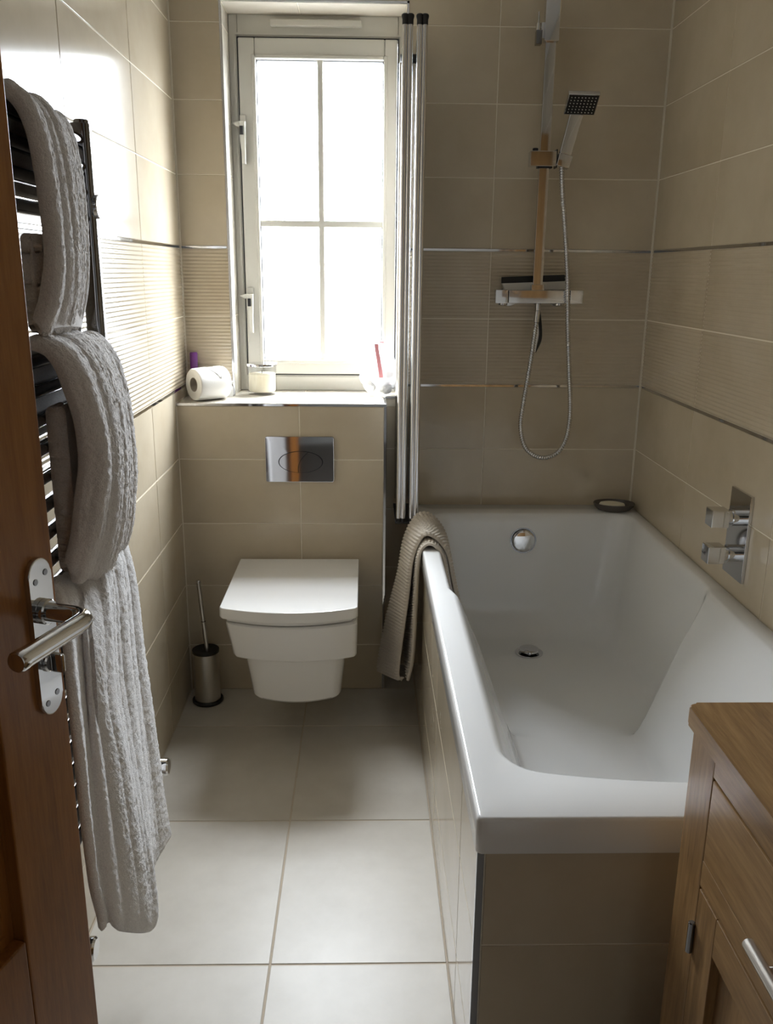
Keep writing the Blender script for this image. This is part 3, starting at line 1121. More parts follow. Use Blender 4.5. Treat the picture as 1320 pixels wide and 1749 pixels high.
HP = [(1.060, 2.605, 1.180), (1.055, 2.603, 1.130), (1.045, 2.600, 1.026), (1.030, 2.600, 0.903), (1.026, 2.602, 0.831), (1.043, 2.604, 0.770),
      (1.078, 2.606, 0.740), (1.115, 2.606, 0.736), (1.150, 2.606, 0.756), (1.171, 2.604, 0.806), (1.175, 2.600, 0.886), (1.163, 2.592, 0.992),
      (1.147, 2.580, 1.130), (1.136, 2.575, 1.265), (1.122, 2.578, 1.395), (1.108, 2.585, 1.507), (1.102, 2.590, 1.574)]
path, L_ = catmull(HP, 1100)
tube('hose', path, lambda i: 0.0068 + 0.0012 * math.sin(2 * math.pi * i * L_ / 1099 / 0.0072), M_CHROME, sh, 10)
cyl('hose_ferrule', HP[0], path[28], 0.0085, M_CHROME, sh)

# squeegee behind the valve
sq = thing('squeegee', 'white and black shower squeegee tucked behind the shower valve', 'squeegee', (1.06, 2.66, 1.05))
link('blade', prism_me([(0.956, 1.256), (1.150, 1.264), (1.150, 1.283), (0.956, 1.274)], -2.662, -2.655, AX_XZ, 0.001), M_BLACK, sq)
link('head_bar', prism_me([(0.957, 1.256), (1.150, 1.264), (1.148, 1.240), (0.966, 1.236)], -2.668, -2.650, AX_XZ, 0.002), M_WHITEOUT, sq)
hp, _ = catmull([(1.062, 2.655, 1.240), (1.069, 2.652, 1.180), (1.078, 2.648, 1.125), (1.079, 2.646, 1.090), (1.066, 2.646, 1.055)], 40)
tube('handle', hp, lambda i: 0.010 - 0.006 * (i / 39), M_BLACK, sq, 10)
hp2, _ = catmull([(1.072, 2.652, 1.150), (1.071, 2.648, 1.110), (1.063, 2.646, 1.056)], 24)
tube('handle_insert', hp2, 0.006, M_WHITEOUT, sq, 8)

# ------------------------------------------------------------------ bath filler valve on the right wall
bv = thing('bath_valve', 'chrome wall plate with two square knobs above the bath', 'bath valve', (W, 1.87, 0.61))
box('back_plate', W - 0.008, W, 1.819, 1.924, 0.610, 0.814, M_CHROME, bv, bev=0.001)
for z in (0.756, 0.670):
    st = lathe('stem', [(0, 0), (0.020, 0), (0.020, 0.020), (0.0205, 0.020), (0.0205, 0.022), (0.017, 0.022), (0.017, 0.036), (0, 0.036)],
               (W - 0.008, 1.862, z), (-1, 0, 0), M_CHROME, bv, 28)
    box('knob', W - 0.080, W - 0.040, 1.842, 1.882, z - 0.020, z + 0.020, M_CHROME, st, bev=0.0015)
cyl('knob_dot', (W - 0.080, 1.862, 0.670), (W - 0.0805, 1.862, 0.670), 0.004, M_DCHROME, bv, 12, 0.0001)

# ------------------------------------------------------------------ cloth sheets
def sheet_grid(stations, nu, nv):
    """stations: list of control polylines (same count) of 3D points, across the cloth; returns grid [v][u]"""
    curves = [catmull(s, nu)[0] for s in stations]
    cols = []
    for i in range(nu):
        if len(curves) > 2:
            line, _ = catmull([c[i] for c in curves], nv)
        else:
            line = [curves[0][i].lerp(curves[1][i], k / (nv - 1)) for k in range(nv)]
        cols.append(line)
    return [[cols[i][k] for i in range(nu)] for k in range(nv)]


def grid_normals(g):
    nv, nu = len(g), len(g[0])
    out = []
    for k in range(nv):
        row = []
        for i in range(nu):
            a = g[k][min(i + 1, nu - 1)] - g[k][max(i - 1, 0)]
            b = g[min(k + 1, nv - 1)][i] - g[max(k - 1, 0)][i]
            n_ = a.cross(b)
            row.append(n_.normalized() if n_.length > 1e-12 else Vector((1, 0, 0)))
        out.append(row)
    return out


def cloth(name, stations, nu, nv, thick, mat, parent=None, disp=None, flip=False, fuzz=0.0, both=None):
    """closed thick cloth: outer sheet plus inner sheet, rounded rims"""
    g = sheet_grid(stations, nu, nv)
    nr = grid_normals(g)
    sgn = -1 if flip else 1
    bm = bmesh.new()
    outer, inner = [], []
    for k in range(nv):
        ro, ri = [], []
        for i in range(nu):
            n_ = nr[k][i] * sgn
            edge = min(k, nv - 1 - k, i, nu - 1 - i)
            rd = 1.0 if edge >= 3 else (0.25, 0.62, 0.88)[edge]
            d = disp(i / (nu - 1), k / (nv - 1)) if disp else 0.0
            if fuzz:
                d += fuzz * noise.noise(g[k][i] * 260.0) + fuzz * 0.6 * noise.noise(g[k][i] * 90.0)
            ro.append(bm.verts.new(g[k][i] + n_ * (d * rd - thick * 0.5 * (1 - rd))))
            d2 = both(i / (nu - 1), k / (nv - 1)) if both else 0.0
            ri.append(bm.verts.new(g[k][i] - n_ * (thick * (0.5 + 0.5 * rd) + d2 * rd)))
        outer.append(ro)
        inner.append(ri)
    for k in range(nv - 1):
        for i in range(nu - 1):
            bm.faces.new((outer[k][i], outer[k][i + 1], outer[k + 1][i + 1], outer[k + 1][i]))
            bm.faces.new((inner[k][i], inner[k + 1][i], inner[k + 1][i + 1], inner[k][i + 1]))
    for k in range(nv - 1):
        bm.faces.new((outer[k][0], outer[k + 1][0], inner[k + 1][0], inner[k][0]))
        bm.faces.new((outer[k][-1], inner[k][-1], inner[k + 1][-1], outer[k + 1][-1]))
    for i in range(nu - 1):
        bm.faces.new((outer[0][i], inner[0][i], inner[0][i + 1], outer[0][i + 1]))
        bm.faces.new((outer[-1][i], outer[-1][i + 1], inner[-1][i + 1], inner[-1][i]))
    return link(name, finish(bm, 180), mat, parent)


# chenille bath mat folded over the bath rim
mat_ = thing('bath_mat', 'cream ribbed chenille bath mat folded over the bath rim', 'bath mat', (0.70, 2.33, 0.13))


def bobble(cols, length):
    def f(u, v):
        a = abs(math.sin(math.pi * v * cols))
        b = abs(math.sin(math.pi * u * length))
        return 0.0105 * (a ** 0.9) * (0.5 + 0.5 * b ** 0.6) - 0.003
    return f


def ruled(near, far, y0, y1, n=2):
    return [[(p[0] + (q[0] - p[0]) * t, y0 + (y1 - y0) * t, p[1] + (q[1] - p[1]) * t) for p, q in zip(near, far)] for t in ([i / (n - 1) for i in range(n)])]


in_near = [(0.672, 0.180), (0.684, 0.250), (0.690, 0.420), (0.695, 0.535), (0.712, 0.577), (0.738, 0.577), (0.762, 0.545), (0.770, 0.500), (0.785, 0.400)]
in_far = [(0.672, 0.190), (0.680, 0.250), (0.688, 0.420), (0.694, 0.535), (0.712, 0.580), (0.738, 0.580), (0.762, 0.545), (0.772, 0.500), (0.788, 0.400)]
cloth('inner_layer', ruled(in_near, in_far, 2.205, 2.43), 560, 84, 0.007, M_MAT, mat_, bobble(13, 78))
pth, _ = catmull([(p[0], 2.2035, p[1]) for p in in_near], 120)
tube('edge_binding', [p + Vector((0.0, 0, 0.0)) for p in pth], 0.0045, M_PIPE, mat_, 8)
out_near = [(0.662, 0.172), (0.645, 0.184), (0.652, 0.280), (0.668, 0.420), (0.679, 0.530), (0.705, 0.596), (0.738, 0.597), (0.776, 0.550), (0.795, 0.470), (0.820, 0.360), (0.845, 0.230)]
out_far = [(0.606, 0.104), (0.592, 0.118), (0.616, 0.270), (0.650, 0.420), (0.668, 0.530), (0.702, 0.601), (0.742, 0.602), (0.782, 0.550), (0.800, 0.470), (0.822, 0.360), (0.845, 0.250)]
cloth('outer_layer', ruled(out_near, out_far, 2.225, 2.425), 640, 84, 0.007, M_MAT, mat_, bobble(12, 92))

# ------------------------------------------------------------------ towel radiator
rad = thing('towel_radiator', 'chrome ladder towel radiator on the left wall', 'radiator', (0.09, 1.26, 0.34))
RZ = [1.482, 1.443, 1.404, 1.364] + [1.162 - 0.0405 * i for i in range(9)] + [0.72 - 0.0385 * i for i in range(9)]
YA, YB = 1.025, 1.495
for y in (YA, YB):
    link('side_pillar', prism_me(rrect(0.084, 0.112, y - 0.015, y + 0.015, (0.003, 0.010, 0.010, 0.003), 4), 0.385, 1.508, AX_XY, 0.0015), M_DCHROME, rad)
    cyl('pillar_cap', (0.098, y, 1.506), (0.098, y, 1.514), 0.012, M_DCHROME, rad, 16)
for z in RZ:
    cyl('rail', (0.094, YA + 0.01, z), (0.094, YB - 0.01, z), 0.0105, M_DCHROME, rad, 20)
for y in (YA, YB):
    for z in (1.383, 0.50):
        b_ = cyl('wall_bracket', (0.0005, y + 0.003, z), (0.086, y + 0.003, z), 0.008, M_CHROME, rad, 16)
        cyl('bracket_disc', (0.110, y, z), (0.118, y, z), 0.019, M_CHROME, b_, 24)
    v_ = cyl('valve', (0.098, y, 0.330), (0.098, y, 0.388), 0.011, M_CHROME, rad, 20)
    cyl('valve_head', (0.102, y, 0.350), (0.170, y, 0.350), 0.017, M_CHROME, v_, 24, 0.003)
    cyl('feed_pipe', (0.0005, y, 0.340), (0.098, y, 0.340), 0.0075, M_CHROME, v_, 16)

# towels
def rolls(*waves):
    """soft rolls of cloth with sharp creases between them"""
    def f(u, v):
        s = 0.0
        env = math.sin(math.pi * min(1, max(0, u))) ** 0.4
        for amp, fv, ph, sk, cv in waves:
            s += amp * (abs(math.sin(math.pi * (fv * v + ph + sk * u + cv * u * u))) ** 0.7 - 0.6)
        return s * env
    return f


def folds(*waves):
    def f(u, v):
        s = 0.0
        for amp, fv, ph, sk in waves:
            s += amp * math.sin(2 * math.pi * (fv * v + ph + sk * u))
        return s
    return f


def st(y, pts):
    return [(p[0], y, p[1]) if len(p) == 2 else (p[0], p[2], p[1]) for p in pts]


tw_top = [
    st(1.175, [(0.070, 1.38), (0.072, 1.46), (0.094, 1.506), (0.118, 1.490), (0.134, 1.458), (0.139, 1.420), (0.142, 1.378), (0.144, 1.328), (0.142, 1.297), (0.131, 1.252), (0.118, 1.215), (0.111, 1.212, 1.20), (0.109, 1.26, 1.21), (0.110, 1.33, 1.21)]),
    st(1.205, [(0.070, 1.38), (0.072, 1.46), (0.096, 1.508), (0.124, 1.492), (0.138, 1.456), (0.144, 1.415), (0.147, 1.370), (0.148, 1.320), (0.147, 1.285), (0.138, 1.240), (0.122, 1.206), (0.112, 1.204), (0.109, 1.26), (0.110, 1.33)]),
    st(1.32, [(0.070, 1.38), (0.072, 1.46), (0.096, 1.507), (0.120, 1.490), (0.132, 1.450), (0.136, 1.408), (0.137, 1.360), (0.136, 1.310), (0.132, 1.265), (0.122, 1.220), (0.112, 1.200), (0.108, 1.202), (0.106, 1.26), (0.108, 1.33)]),
    st(1.42, [(0.070, 1.38), (0.072, 1.46), (0.092, 1.504), (0.108, 1.486), (0.114, 1.440), (0.117, 1.398), (0.117, 1.338), (0.115, 1.300), (0.111, 1.262), (0.100, 1.220), (0.084, 1.185), (0.080, 1.190), (0.100, 1.26), (0.106, 1.33)]),
]
tag(cloth('hand_towel', tw_top, 300, 150, 0.014, M_TOWEL, None,
          rolls((0.0085, 2.6, 0.15, 0.7, -0.5), (0.0040, 5.1, 0.3, -0.5, 0.3), (0.0016, 9.0, 0.6, 0.5, 0)), fuzz=0.0015),
    'greige towel hung over the top rails of the radiator', 'towel', 'towels on the radiator')

tw_mid = [
    st(1.175, [(0.068, 1.05), (0.070, 1.13), (0.090, 1.186), (0.118, 1.184), (0.136, 1.163), (0.146, 1.130), (0.157, 1.084), (0.158, 1.026), (0.148, 0.976), (0.138, 0.920), (0.125, 0.875), (0.120, 0.870, 1.20), (0.119, 0.93, 1.23), (0.119, 1.02, 1.24), (0.119, 1.10, 1.25)]),
    st(1.205, [(0.068, 1.05), (0.070, 1.13), (0.092, 1.190), (0.130, 1.190), (0.156, 1.166), (0.172, 1.125), (0.184, 1.070), (0.186, 1.010), (0.176, 0.955), (0.162, 0.900), (0.140, 0.848), (0.122, 0.848), (0.120, 0.92), (0.119, 1.02), (0.119, 1.10)]),
    st(1.31, [(0.068, 1.05), (0.070, 1.13), (0.092, 1.190), (0.128, 1.190), (0.154, 1.160), (0.170, 1.110), (0.178, 1.050), (0.178, 0.985), (0.172, 0.925), (0.160, 0.868), (0.138, 0.818), (0.120, 0.824), (0.119, 0.92), (0.119, 1.02), (0.119, 1.10)]),
    st(1.47, [(0.068, 1.05), (0.070, 1.13), (0.088, 1.180), (0.112, 1.177), (0.134, 1.146), (0.145, 1.104), (0.151, 1.055), (0.153, 0.963), (0.147, 0.900), (0.138, 0.848), (0.122, 0.805), (0.114, 0.815), (0.117, 0.92), (0.118, 1.02), (0.118, 1.10)]),
]
tag(cloth('hand_towel', tw_mid, 320, 150, 0.014, M_TOWEL, None,
          rolls((0.0065, 2.1, 0.35, 0.5, -0.3), (0.0036, 4.7, 0.1, -0.4, 0.3), (0.0018, 10.0, 0.2, 0.4, 0)), fuzz=0.0018),
    'thick greige towel looped over the middle rails of the radiator', 'towel', 'towels on the radiator')

def pre(y, z=0.0):
    return [(0.070, y, 0.70), (0.072, y, 0.78), (0.094, y, 0.846 + z)]


tw_bot = [
    pre(1.155) + [(0.116, 1.148, 0.846), (0.133, 1.125, 0.813), (0.146, 1.099, 0.789), (0.164, 1.051, 0.726), (0.172, 1.034, 0.648), (0.176, 1.024, 0.564), (0.178, 1.030, 0.465), (0.176, 1.052, 0.388), (0.172, 1.064, 0.347)],
    pre(1.200) + [(0.121, 1.212, 0.831), (0.138, 1.168, 0.795), (0.148, 1.138, 0.753), (0.158, 1.107, 0.696), (0.164, 1.082, 0.618), (0.168, 1.068, 0.533), (0.170, 1.059, 0.442), (0.170, 1.079, 0.365), (0.168, 1.092, 0.334)],
    pre(1.220) + [(0.128, 1.228, 0.831), (0.150, 1.165, 0.796), (0.162, 1.131, 0.756), (0.170, 1.105, 0.697), (0.177, 1.097, 0.609), (0.182, 1.094, 0.514), (0.184, 1.097, 0.412), (0.182, 1.102, 0.334), (0.176, 1.120, 0.293)],
    pre(1.250) + [(0.136, 1.267, 0.826), (0.156, 1.208, 0.778), (0.166, 1.179, 0.734), (0.173, 1.166, 0.664), (0.181, 1.190, 0.551), (0.188, 1.219, 0.426), (0.192, 1.247, 0.315), (0.193, 1.258, 0.211), (0.187, 1.257, 0.176)],
    pre(1.300) + [(0.140, 1.290, 0.838), (0.156, 1.280, 0.780), (0.161, 1.270, 0.730), (0.165, 1.260, 0.655), (0.171, 1.262, 0.555), (0.178, 1.268, 0.450),
                  (0.182, 1.280, 0.345), (0.181, 1.290, 0.260), (0.174, 1.290, 0.215)],
    pre(1.370) + [(0.138, 1.365, 0.836), (0.150, 1.360, 0.778), (0.154, 1.360, 0.725), (0.157, 1.360, 0.650), (0.160, 1.360, 0.550), (0.164, 1.360, 0.450),
                  (0.167, 1.360, 0.350), (0.168, 1.360, 0.270), (0.165, 1.360, 0.218)],
    pre(1.460) + [(0.120, 1.470, 0.832), (0.133, 1.470, 0.800), (0.142, 1.470, 0.736), (0.146, 1.470, 0.621), (0.151, 1.470, 0.550), (0.157, 1.470, 0.460),
                  (0.162, 1.470, 0.375), (0.168, 1.470, 0.288), (0.176, 1.470, 0.214)],
]
tag(cloth('bath_towel', tw_bot, 320, 150, 0.012, M_TOWEL2, None,
          rolls((0.0060, 3.2, 0.2, 0.2, 0), (0.0030, 7.7, 0.5, -0.3, 0.2)), fuzz=0.0013),
    'long pale towel hanging low from the radiator towards the floor', 'towel', 'towels on the radiator')

# ------------------------------------------------------------------ door (opened into the room, hinged by the left wall)
DA = math.atan2(0.29, 0.957)
E0 = Vector((0.2249, 0.8630, 0.0))            # free edge, camera-side face
HV = Vector((-math.sin(DA), -math.cos(DA), 0))  # along the door, away from the free edge
DW = 0.762
door = struct(thing('door_1', 'x', 'x', tuple(E0)))
del door['label'], door['category']
# local frame: x = along the door away from free edge, y = out of the camera-side face, z = up
NV = Vector((math.cos(DA), -math.sin(DA), 0))
door.rotation_euler = Matrix((HV, NV, Vector((0, 0, 1)))).transposed().to_euler()
TH = 0.040
SW, PZ0, PZ1 = 0.104, 0.60, 0.74
for nm, (x0, x1, z0, z1), mt in (
        ('stile', (0.0, SW, 0.008, 1.985), M_OAKD), ('stile', (DW - SW, DW, 0.008, 1.985), M_OAKD),
        ('rail', (SW, DW - SW, 0.008, 0.21), M_OAKD), ('rail', (SW, DW - SW, 0.46, 0.60), M_OAKD), ('rail', (SW, DW - SW, 1.87, 1.985), M_OAKD)):
    box(nm, x0, x1, -TH, 0.0, z0, z1, mt, door, bev=0.003, local=True)
for (z0, z1) in ((0.60, 1.87), (0.21, 0.46)):
    pn = box('panel', SW - 0.004, DW - SW + 0.004, -TH * 0.62, -TH * 0.38, z0 - 0.004, z1 + 0.004, M_OAKD, door, local=True)
    bm = bmesh.new()
    for s in (0, 1):
        # raised and fielded centre
        m0, m1 = 0.012, 0.055
        ya, yb = (-0.0150, -0.0040) if s == 0 else (-TH + 0.0150, -TH + 0.0040)
        o_ = [(SW + m0, z0 + m0), (DW - SW - m0, z0 + m0), (DW - SW - m0, z1 - m0), (SW + m0, z1 - m0)]
        i_ = [(SW + m1, z0 + m1), (DW - SW - m1, z0 + m1), (DW - SW - m1, z1 - m1), (SW + m1, z1 - m1)]
        ov_ = [bm.verts.new((x, ya, z)) for x, z in o_]
        iv_ = [bm.verts.new((x, yb, z)) for x, z in i_]
        for q in range(4):
            bm.faces.new((ov_[q], ov_[(q + 1) % 4], iv_[(q + 1) % 4], iv_[q]))
        bm.faces.new(iv_)
    link('raised_field', finish(bm), M_OAKD, pn, local=True)
# lever handle
HX = 0.030
plate_o = [(HX + 0.0175 * math.cos(t), 0.985 + 0.0185 * math.sin(t)) for t in [math.pi * i / 14 for i in range(15)]] + \
          [(HX + 0.0175 * math.cos(t), 0.848 + 0.0185 * math.sin(t)) for t in [math.pi + math.pi * i / 14 for i in range(15)]]
AX_D = ((1, 0, 0), (0, 0, 1), (0, 1, 0))
pl = link('handle_plate', prism_me(plate_o, 0.0, 0.006, AX_D, 0.0015), M_CHROME, door, local=True)
for (sx_, sz_) in ((-0.008, 0.986), (0.008, 0.980), (-0.008, 0.851), (0.008, 0.845)):
    cyl('screw', (HX + sx_, 0.0055, sz_), (HX + sx_, 0.0068, sz_), 0.0034, M_DCHROME, pl, 12, 0.0003, local=True)
cyl('rose', (HX, 0.005, 0.946), (HX, 0.014, 0.946), 0.0135, M_CHROME, pl, 20, local=True)
lp, _ = catmull([(HX, 0.012, 0.946), (HX, 0.034, 0.946), (HX + 0.0015, 0.049, 0.946), (HX + 0.009, 0.058, 0.946), (HX + 0.022, 0.060, 0.946), (HX + 0.045, 0.060, 0.946), (HX + 0.107, 0.060, 0.946)], 60)
tube('lever', lp, 0.0098, M_CHROME, pl, 20, local=True)
lathe('lever_end', [(0.0098, 0.0), (0.0103, 0.0), (0.0103, 0.007), (0.0088, 0.009), (0, 0.009)], (HX + 0.103, 0.060, 0.946), (1, 0, 0), M_CHROME, pl, 24, local=True)
cyl('thumb_turn_base', (HX, 0.005, 0.890), (HX, 0.010, 0.890), 0.011, M_CHROME, pl, 20, local=True)
obox('thumb_turn', (HX, 0.017, 0.890), Vector((1, 0, 0)), Vector((0, 1, 0)), Vector((0, 0, 1)), 0.007, 0.016, 0.022, M_CHROME, pl, 0.003).location = (0, 0, 0)

# ------------------------------------------------------------------ oak vanity cabinet
cab = thing('vanity_cabinet', 'oak bathroom cabinet with drawer and panelled doors', 'cabinet', (1.17, 0.55, 0.0))
CX, CY1, CY0 = 0.939, 0.899, 0.26
link('top', prism_me(rrect(0.931, W - 0.004, CY0 - 0.008, 0.908, (0.008, 0.004, 0.004, 0.012), 5), 0.777, 0.800, AX_XY, 0.003), M_OAKY, cab)
SWD = 0.066
for (a, b) in ((CY1 - SWD, CY1), (CY0, CY0 + SWD)):
    box('corner_post', CX, CX + 0.045, a, b, 0.0, 0.777, M_OAKZ, cab, bev=0.002)
    box('corner_post', W - 0.05, W - 0.006, a, b, 0.0, 0.777, M_OAKZ, cab, bev=0.002)
    box('side_panel', CX + 0.045, W - 0.05, (a + b) / 2 + (0.012 if a > 0.5 else -0.022), (a + b) / 2 + (0.022 if a > 0.5 else -0.012), 0.06, 0.777, M_OAKZ, cab)
ya, yb = CY0 + SWD, CY1 - SWD
box('front_rail', CX, CX + 0.03, ya, yb, 0.748, 0.777, M_OAKY, cab, bev=0.001)
box('front_rail', CX, CX + 0.03, ya, yb, 0.607, 0.640, M_OAKY, cab, bev=0.001)
box('front_rail', CX, CX + 0.03, ya, yb, 0.060, 0.095, M_OAKY, cab, bev=0.001)
box('back_board', W - 0.020, W - 0.010, ya, yb, 0.06, 0.777, M_OAKY, cab)
box('bottom_board', CX + 0.03, W - 0.05, ya, yb, 0.065, 0.080, M_OAKY, cab)
dr = box('drawer_front', CX - 0.001, CX + 0.018, ya + 0.0025, yb - 0.0025, 0.642, 0.7455, M_OAKY, cab, bev=0.0015)


def bar_handle(y0, y1, z, parent):
    cyl('bar', (CX - 0.033, y0, z), (CX - 0.033, y1, z), 0.006, M_STEEL, parent, 16)
    for y in (y0 + 0.035, y1 - 0.035):
        cyl('post', (CX - 0.033, y, z), (CX, y, z), 0.0045, M_STEEL, parent, 12, 0.0005)


bar_handle(0.500, 0.651, 0.692, dr)
ym = (ya + yb) / 2
for k, (a, b) in enumerate(((ym + 0.0015, yb - 0.0025), (ya + 0.0025, ym - 0.0015))):
    dz0, dz1, fw = 0.0975, 0.6045, 0.050
    dd = box('door', CX + 0.010, CX + 0.016, a + fw - 0.004, b - fw + 0.004, dz0 + fw, dz1 - fw + 0.004, M_OAKZ, cab)
    box('door_stile', CX - 0.001, CX + 0.020, b - fw, b, dz0, dz1, M_OAKZ, dd, bev=0.0015)
    box('door_stile', CX - 0.001, CX + 0.020, a, a + fw, dz0, dz1, M_OAKZ, dd, bev=0.0015)
    box('door_rail', CX - 0.001, CX + 0.020, a + fw, b - fw, dz1 - fw, dz1, M_OAKY, dd, bev=0.0015)
    box('door_rail', CX - 0.001, CX + 0.020, a + fw, b - fw, dz0, dz0 + fw, M_OAKY, dd, bev=0.0015)
    hy = b + 0.001 if k == 0 else a - 0.001
    for hz0 in (0.515, 0.15):
        cyl('hinge', (CX - 0.004, hy, hz0), (CX - 0.004, hy, hz0 + 0.042), 0.0042, M_DCHROME, dd, 14, 0.001)
    hy2 = a + 0.022 if k == 0 else b - 0.022
    cyl('knob', (CX - 0.022, hy2, 0.50), (CX, hy2, 0.50), 0.008, M_STEEL, dd, 16)

# oak mirror cabinet above the vanity: out of frame, it shows in the chrome of the shower rail
mc = thing('mirror_cabinet', 'oak framed mirror cabinet on the right wall, reflected in the shower rail', 'cabinet', (W, 0.74, 1.16))
box('carcass', W - 0.120, W - 0.001, 0.48, 1.00, 1.16, 1.90, M_OAKZ, mc, bev=0.002)
for a, b in ((0.482, 0.738), (0.742, 0.998)):
    dd = box('mirror', W - 0.1245, W - 0.1215, a + 0.05, b - 0.05, 1.212, 1.848, M_CHROME, mc)
    for p in ((a, a + 0.05, 1.162, 1.898), (b - 0.05, b, 1.162, 1.898), (a + 0.05, b - 0.05, 1.162, 1.212), (a + 0.05, b - 0.05, 1.848, 1.898)):
        box('frame_piece', W - 0.138, W - 0.1205, p[0], p[1], p[2], p[3], M_OAKZ, dd, bev=0.001)

# ------------------------------------------------------------------ things on the sill
# toilet roll
roll = thing('toilet_roll', 'white toilet roll lying on the sill with folded corner', 'toilet roll', (0.085, 2.585, BZ))
RA = Vector((0.755, 0.656, 0.0)).normalized()   # axis turned so the open end faces left and forward
rc = Vector((0.0450, 2.553, BZ + 0.0485))
L0 = 0.102
bm = bmesh.new()
add_lathe(bm, [(0.021, 0.0), (0.045, 0.0), (0.0475, 0.003), (0.0478, 0.02), (0.0478, L0 - 0.02), (0.0475, L0 - 0.003), (0.045, L0), (0.021, L0), (0.021, 0.0)], rc, RA, 48)
link('paper', finish(bm, 40), M_PAPER, roll)
bm = bmesh.new()
add_lathe(bm, [(0.0209, -0.0004), (0.0209, L0), (0.0195, L0), (0.0195, -0.0004), (0.0209, -0.0004)], rc, RA, 32)
link('card_core', finish(bm, 40), M_CARD, roll)
# folded triangular end sheet lying on the round front
u_, v_, d_ = frame_axes(RA)


def roll_pt(ax, ang, r=0.0489):
    # ang measured from straight up towards the camera
    return rc + RA * ax + (Vector((0, 0, 1)) * math.cos(ang) + Vector((RA.y, -RA.x, 0)) * math.sin(ang)) * r


bm = bmesh.new()
NU, NV_ = 24, 12
rows_ = []
for j in range(NV_ + 1):
    t = j / NV_
    a0, a1 = 0.016 + (0.068 - 0.016) * t, 0.100 + (0.068 - 0.100) * t
    ang = -0.35 + 1.55 * t
    rows_.append([bm.verts.new(roll_pt(a0 + (a1 - a0) * i / NU, ang, 0.0488 + 0.0012 * math.sin(9 * t + 7 * i / NU) * math.sin(math.pi * i / NU))) for i in range(NU + 1)])
for a, b in zip(rows_, rows_[1:]):
    for i in range(NU):
        bm.faces.new((a[i], a[i + 1], b[i + 1], b[i]))
sh_ = link('folded_sheet', finish(bm, 60), M_PAPER, roll)
md = sh_.modifiers.new('thickness', 'SOLIDIFY')
md.thickness = 0.0008
# purple tube
pt = thing('purple_tube', 'slim purple tube standing in the sill corner behind the toilet roll', 'tube', (0.029, 2.655, BZ))
lathe('body', [(0, 0), (0.0125, 0), (0.0130, 0.003), (0.0130, 0.085), (0.0125, 0.086), (0, 0.086)], (0.029, 2.655, BZ), (0, 0, 1), M_PURPLE, pt, 24)
lathe('cap', [(0.0118, 0.086), (0.0118, 0.130), (0.010, 0.134), (0, 0.134)], (0.029, 2.655, BZ), (0, 0, 1), M_PURPLE, pt, 24)
# small white bottle mostly hidden behind the roll
wb = thing('pump_bottle', 'small white bottle peeking out to the right of the toilet roll', 'bottle', (0.132, 2.661, BZ))
lathe('body', [(0, 0), (0.011, 0), (0.012, 0.002), (0.012, 0.028), (0.006, 0.036), (0.005, 0.046), (0, 0.046)], (0.132, 2.661, BZ), (0, 0, 1), M_WPLAS, wb, 20)
cyl('nozzle', (0.124, 2.661, BZ + 0.0435), (0.1495, 2.659, BZ + 0.0435), 0.0045, M_WPLAS, wb, 12)
# candle jar
cj = thing('candle_jar', 'cream candle in a glass jar with silver lid at the window', 'candle', (0.227, 2.715, BZ))
jc = (0.227, 2.715, BZ)
lathe('jar', [(0, 0), (0.041, 0), (0.0445, 0.004), (0.0450, 0.010), (0.0450, 0.088), (0.0425, 0.088), (0.0425, 0.012), (0.039, 0.009), (0, 0.009)], jc, (0, 0, 1), M_JAR, cj, 40)
lathe('wax', [(0, 0.0095), (0.0385, 0.0095), (0.0415, 0.014), (0.0415, 0.064), (0.035, 0.066), (0, 0.065)], jc, (0, 0, 1), M_WAX, cj, 40)
ld = lathe('lid', [(0, 0.0885), (0.047, 0.0885), (0.0475, 0.090), (0.0475, 0.095), (0.046, 0.0965), (0, 0.0965)], jc, (0, 0, 1), M_CHROME, cj, 40)
cyl('wick', (0.227, 2.715, BZ + 0.065), (0.227, 2.715, BZ + 0.073), 0.0012, M_BLACK, cj, 8, 0.0002)
# bag of cotton wool balls
bagc = Vector((0.597, 2.705, BZ))
bag = thing('cotton_bag', 'clear plastic bag with pink ribbon handle on the sill corner', 'bag', tuple(bagc))
bm = bmesh.new()
bmesh.ops.create_icosphere(bm, subdivisions=5, radius=1.0)
for v in bm.verts:
    p = v.co.copy()
    s = 1.0 - 0.28 * max(0, p.z) ** 1.5
    q = Vector((p.x * 0.064 * s, p.y * 0.044 * s, p.z * 0.071))
    sx = abs(p.x) ** 0.8
    nn = noise.noise(p * 2.3) * 0.007 + noise.noise(p * 6.0) * 0.004 + abs(noise.noise(p * 11.0)) * 0.002
    q += p.normalized() * nn
    q += Vector((0.0, 0.0, 0.072))
    if q.z < 0.0015:
        q.z = 0.0015
    if p.z > 0.75:
        q.z += (p.z - 0.75) * 0.06
        q.x += (p.z - 0.75) * 0.02
    v.co = bagc + q
link('film', finish(bm, 180), M_FILM, bag)
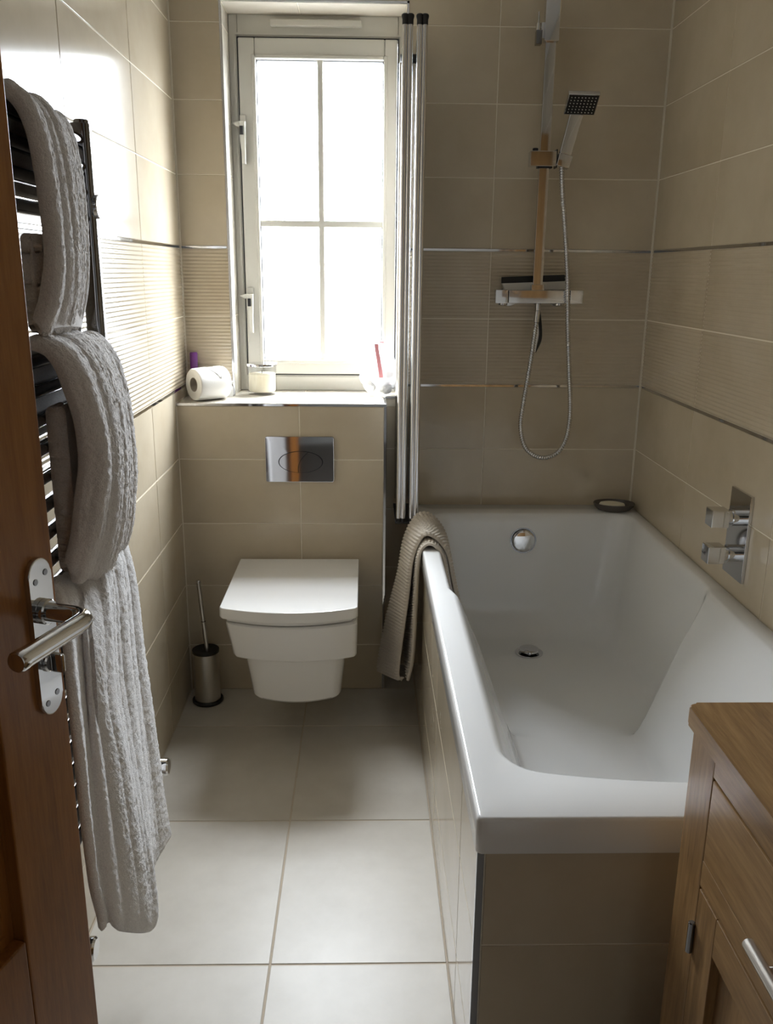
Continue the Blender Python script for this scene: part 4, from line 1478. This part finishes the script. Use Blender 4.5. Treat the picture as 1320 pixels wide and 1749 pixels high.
rp, _ = catmull([(0.583, 2.664, 1.074), (0.586, 2.657, 1.050), (0.592, 2.652, 1.015), (0.597, 2.655, 0.985), (0.598, 2.658, 0.972)], 24)
bm = bmesh.new()
a = [bm.verts.new(p + Vector((-0.0062, 0, 0))) for p in rp]
b = [bm.verts.new(p + Vector((0.0062, 0, 0.001))) for p in rp]
a2 = [bm.verts.new(p + Vector((-0.0062, 0.0012, 0))) for p in rp]
b2 = [bm.verts.new(p + Vector((0.0062, 0.0012, 0.001))) for p in rp]
for i in range(len(rp) - 1):
    bm.faces.new((a[i], b[i], b[i + 1], a[i + 1]))
    bm.faces.new((a2[i], a2[i + 1], b2[i + 1], b2[i]))
    bm.faces.new((a[i], a[i + 1], a2[i + 1], a2[i]))
    bm.faces.new((b[i], b2[i], b2[i + 1], b[i + 1]))
rb = link('ribbon', finish(bm, 40), M_PINK, bag)
link('ribbon_bow', prism_me([(0.584, 1.086), (0.589, 1.080), (0.604, 1.083), (0.606, 1.076), (0.598, 1.077), (0.590, 1.079), (0.584, 1.082)], -2.667, -2.662, AX_XZ, 0.0005), M_PINK, rb)
for k, (x, y, z, r, lb) in enumerate((
        (0.566, 2.686, 0.948, 0.022, 'cotton wool ball lowest on the left in the clear bag'),
        (0.612, 2.686, 0.940, 0.021, 'cotton wool ball low in the middle of the clear bag'),
        (0.636, 2.712, 0.946, 0.018, 'cotton wool ball against the right side of the clear bag'),
        (0.588, 2.696, 0.992, 0.020, 'cotton wool ball behind the pink ribbon in the clear bag'),
        (0.620, 2.700, 0.988, 0.021, 'cotton wool ball right of the pink ribbon in the clear bag'),
        (0.606, 2.698, 1.026, 0.017, 'topmost cotton wool ball in the clear bag'))):
    bm = bmesh.new()
    bmesh.ops.create_icosphere(bm, subdivisions=3, radius=r)
    off = Vector((k * 7.1, 0, 0))
    for v in bm.verts:
        v.co += v.co.normalized() * (0.004 * noise.noise(v.co * 70 + off) + 0.0015 * noise.noise(v.co * 220 + off))
    tag(link('cotton_ball', finish(bm, 180), M_COTTON, None, at=(x, y, z)), lb, 'cotton ball', 'cotton balls in the bag')
